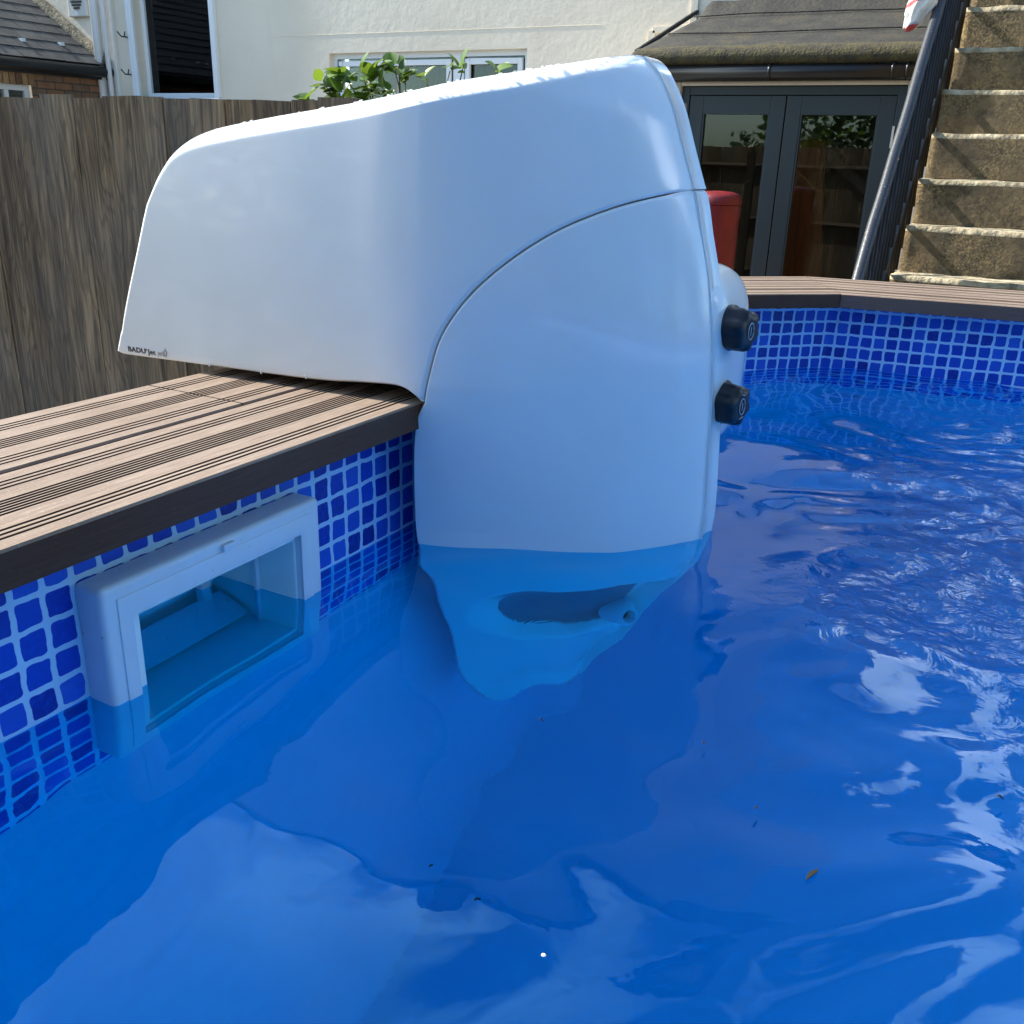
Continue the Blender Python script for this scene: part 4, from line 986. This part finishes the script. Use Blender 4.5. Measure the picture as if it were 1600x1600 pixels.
# ---------------------------------------------------------------- stone steps and railing
SX0, SX1 = .008, 1.75; S0, T_, Z0, RS = 4.47, .185, .009, .195
steps = empty('stone_steps', (.9, 5, -1.1), 'flight of worn lichen-stained concrete steps rising at the right', 'steps')
random.seed(4)
def rough_block(x0, x1, y0, y1, z0, z1, nx, ny, nz_, amp, seed):
    bm = bmesh.new(); 
    def grid(f_, nu, nv):
        vs = [[bm.verts.new(f_(i/nu, j/nv)) for j in range(nv+1)] for i in range(nu+1)]
        for i in range(nu):
            for j in range(nv): fc = bm.faces.new((vs[i][j], vs[i+1][j], vs[i+1][j+1], vs[i][j+1])); fc.smooth = True
    grid(lambda u, v: (x0+(x1-x0)*u, y0, z0+(z1-z0)*v), nx, nz_); grid(lambda u, v: (x0+(x1-x0)*u, y0+(y1-y0)*v, z1), nx, ny)
    grid(lambda u, v: (x0, y0+(y1-y0)*u, z0+(z1-z0)*v), ny, nz_); grid(lambda u, v: (x1, y0+(y1-y0)*u, z0+(z1-z0)*v), ny, nz_)
    bmesh.ops.remove_doubles(bm, verts=bm.verts, dist=1e-5)
    for v in bm.verts:
        p = v.co; k = amp*(1.6 if (abs(p.y-y0) < 1e-4 and abs(p.z-z1) < 1e-4) else 1)
        v.co += Vector((noise.noise(p*9+Vector((seed, 0, 0))), noise.noise(p*9+Vector((0, seed, 5))), noise.noise(p*11+Vector((3, 9, seed)))))*k
    for f in bm.faces:
        f.material_index = 1 if f.calc_center_median().z > z1-.019 else 0  # top faces and the lit nosing strip painted in the paler colour
    bmesh.ops.recalc_face_normals(bm, faces=bm.faces)
    return bm
for k in range(-5, 12):
    ztop = Z0+RS*k; y0 = S0+T_*k; back = y0+T_+.04 if k < 11 else WY-.02
    bm = rough_block(SX0+random.uniform(-.006, .006), SX1, y0, back, ztop-RS+(.002 if k > -5 else -.0), ztop, 60, 6, 9, .0045, k*3.1)
    link_bm('step', bm, [M_stone, M_tread], steps)
    bm2 = MB(); bm2.box(SX0+.02, SX1-.02, y0+.05, back, -1.1, ztop-RS-.002); bm2.build('step_core', M_stone, steps) if k > -5 else bm2.bm.free()
for (x_, y_, z_, lb_) in ((.43, 5.02, .594+.012, 'small white pebble on the edge of a lichen-stained step'),):
    bm = bmesh.new(); bmesh.ops.create_icosphere(bm, subdivisions=2, radius=1, matrix=Matrix.Translation((x_, y_, z_)) @ Matrix.Diagonal((.018, .014, .02, 1)))
    tag(link_bm('pebble', bm, M_seed), lb_, 'pebble')
rail = empty('stair_railing', (-.03, 4.4, -.3), 'black iron handrail with chipped paint and close upright bars', 'railing')
RX = -.03; r0 = Vector((RX, 3.72, -.126)); r1 = Vector((RX, 5.9, 2.18)); rdv = (r1-r0)
npt = 26
m = MB(); m.tube([r0+rdv*(i/npt)+Vector((noise.noise(Vector((i*.4, 0, 0)))*.004, 0, noise.noise(Vector((0, i*.4, 0)))*.004)) for i in range(npt+1)], .0225, 18); m.build('handrail', M_iron, rail)
yb = 3.85
while yb < 5.85:
    f_ = (yb-r0.y)/rdv.y; zt = r0.z+rdv.z*f_; zb = Z0+RS*((yb+.02-S0)/T_)-.36
    m = MB(); m.tube([(RX+.012, yb, zt), (RX+.012, yb, max(-1.1, zb))], .0105, 8); m.build('baluster', M_bar, rail); yb += .085
m = MB(); f0, f1 = .03, .98; off_ = Vector((.012, 0, -.62)); m.tube([r0+rdv*f0+off_, r0+rdv*f1+off_], .013, 6); m.build('lower_rail', M_iron, rail)
# carrier bag hanging over the rail
bagm = mat('striped_plastic_bag', (.8, .78, .74), .45); t, b, l = nodes(bagm)
cst = coords(t, 'Object', (1, 1, 1), (R(25), R(15), 0)); sp_ = N(t, 'ShaderNodeSeparateXYZ'); l(cst, sp_.inputs[0])
st_ = math_n(t, 'FRACT', math_n(t, 'MULTIPLY', sp_.outputs[2], 12))
l(ramp(t, st_, [(.0, (.75, .72, .66)), (.40, (.75, .72, .66)), (.42, (.45, .05, .05)), (.62, (.45, .05, .05)), (.64, (.35, .42, .6)), (.72, (.78, .75, .7))]), b.inputs['Base Color'])
bm = bmesh.new(); bmesh.ops.create_icosphere(bm, subdivisions=4, radius=1)
for v in bm.verts:
    p = v.co.copy(); nn_ = noise.noise(p*2.2)*.22+noise.noise(p*5)*.10
    p *= 1+nn_; v.co = Vector((-.088+p.x*.060+(p.z)*.035, 4.84+p.y*.05, 1.125+p.z*.125*(1-.15*p.x)))
for f in bm.faces: f.smooth = True
tag(link_bm('carrier_bag', bm, bagm), 'crumpled white and red striped plastic bag hanging at top of handrail', 'bag')

# ---------------------------------------------------------------- garden behind the viewpoint (seen in glass and gloss)
random.seed(9)
hg = bmesh.new()  # foliage out of view, raised and wrapped round to block sky light
HP = [Vector((-8, -1.0)), Vector((-5.5, -3.9)), Vector((5.5, -4.2)), Vector((7.6, 4.6))]; HLn = [(b_-a).length for a, b_ in zip(HP, HP[1:])]
for k in range(52000):
    u_ = random.uniform(0, sum(HLn)); zz = -1.1+6.2*random.random()**.85
    th_ = noise.noise(Vector((u_*.5, zz*.5, 0))); r_u = u_; i_ = 0
    while i_ < 2 and r_u > HLn[i_]: r_u -= HLn[i_]; i_ += 1
    cx2, cy2 = HP[i_]+(HP[i_+1]-HP[i_])*(r_u/HLn[i_])
    cx2 += random.uniform(-.5, .5)+.3*th_; cy2 += random.uniform(-.5, .5)+.6*th_
    if zz > -.6+4.5*min(1, max(0, (cx2+7)/7))+1.3*noise.noise(Vector((u_*.45, 3, 0))): continue
    d_ = Vector((random.uniform(-1, 1), random.uniform(-1, 1), random.uniform(-.6, .8))).normalized()
    n_ = Vector((random.uniform(-1, 1), random.uniform(-1, 1), random.uniform(-1, 1))); s_ = d_.cross(n_).normalized()
    p = Vector((cx2, cy2, zz)); L_ = random.uniform(.12, .24)
    vs = [hg.verts.new(p), hg.verts.new(p+d_*L_*.5+s_*L_*.3), hg.verts.new(p+d_*L_), hg.verts.new(p+d_*L_*.5-s_*L_*.3)]; hg.faces.new(vs)
tag(link_bm('sky_block_hedge', hg, M_hedge), kind='stuff')
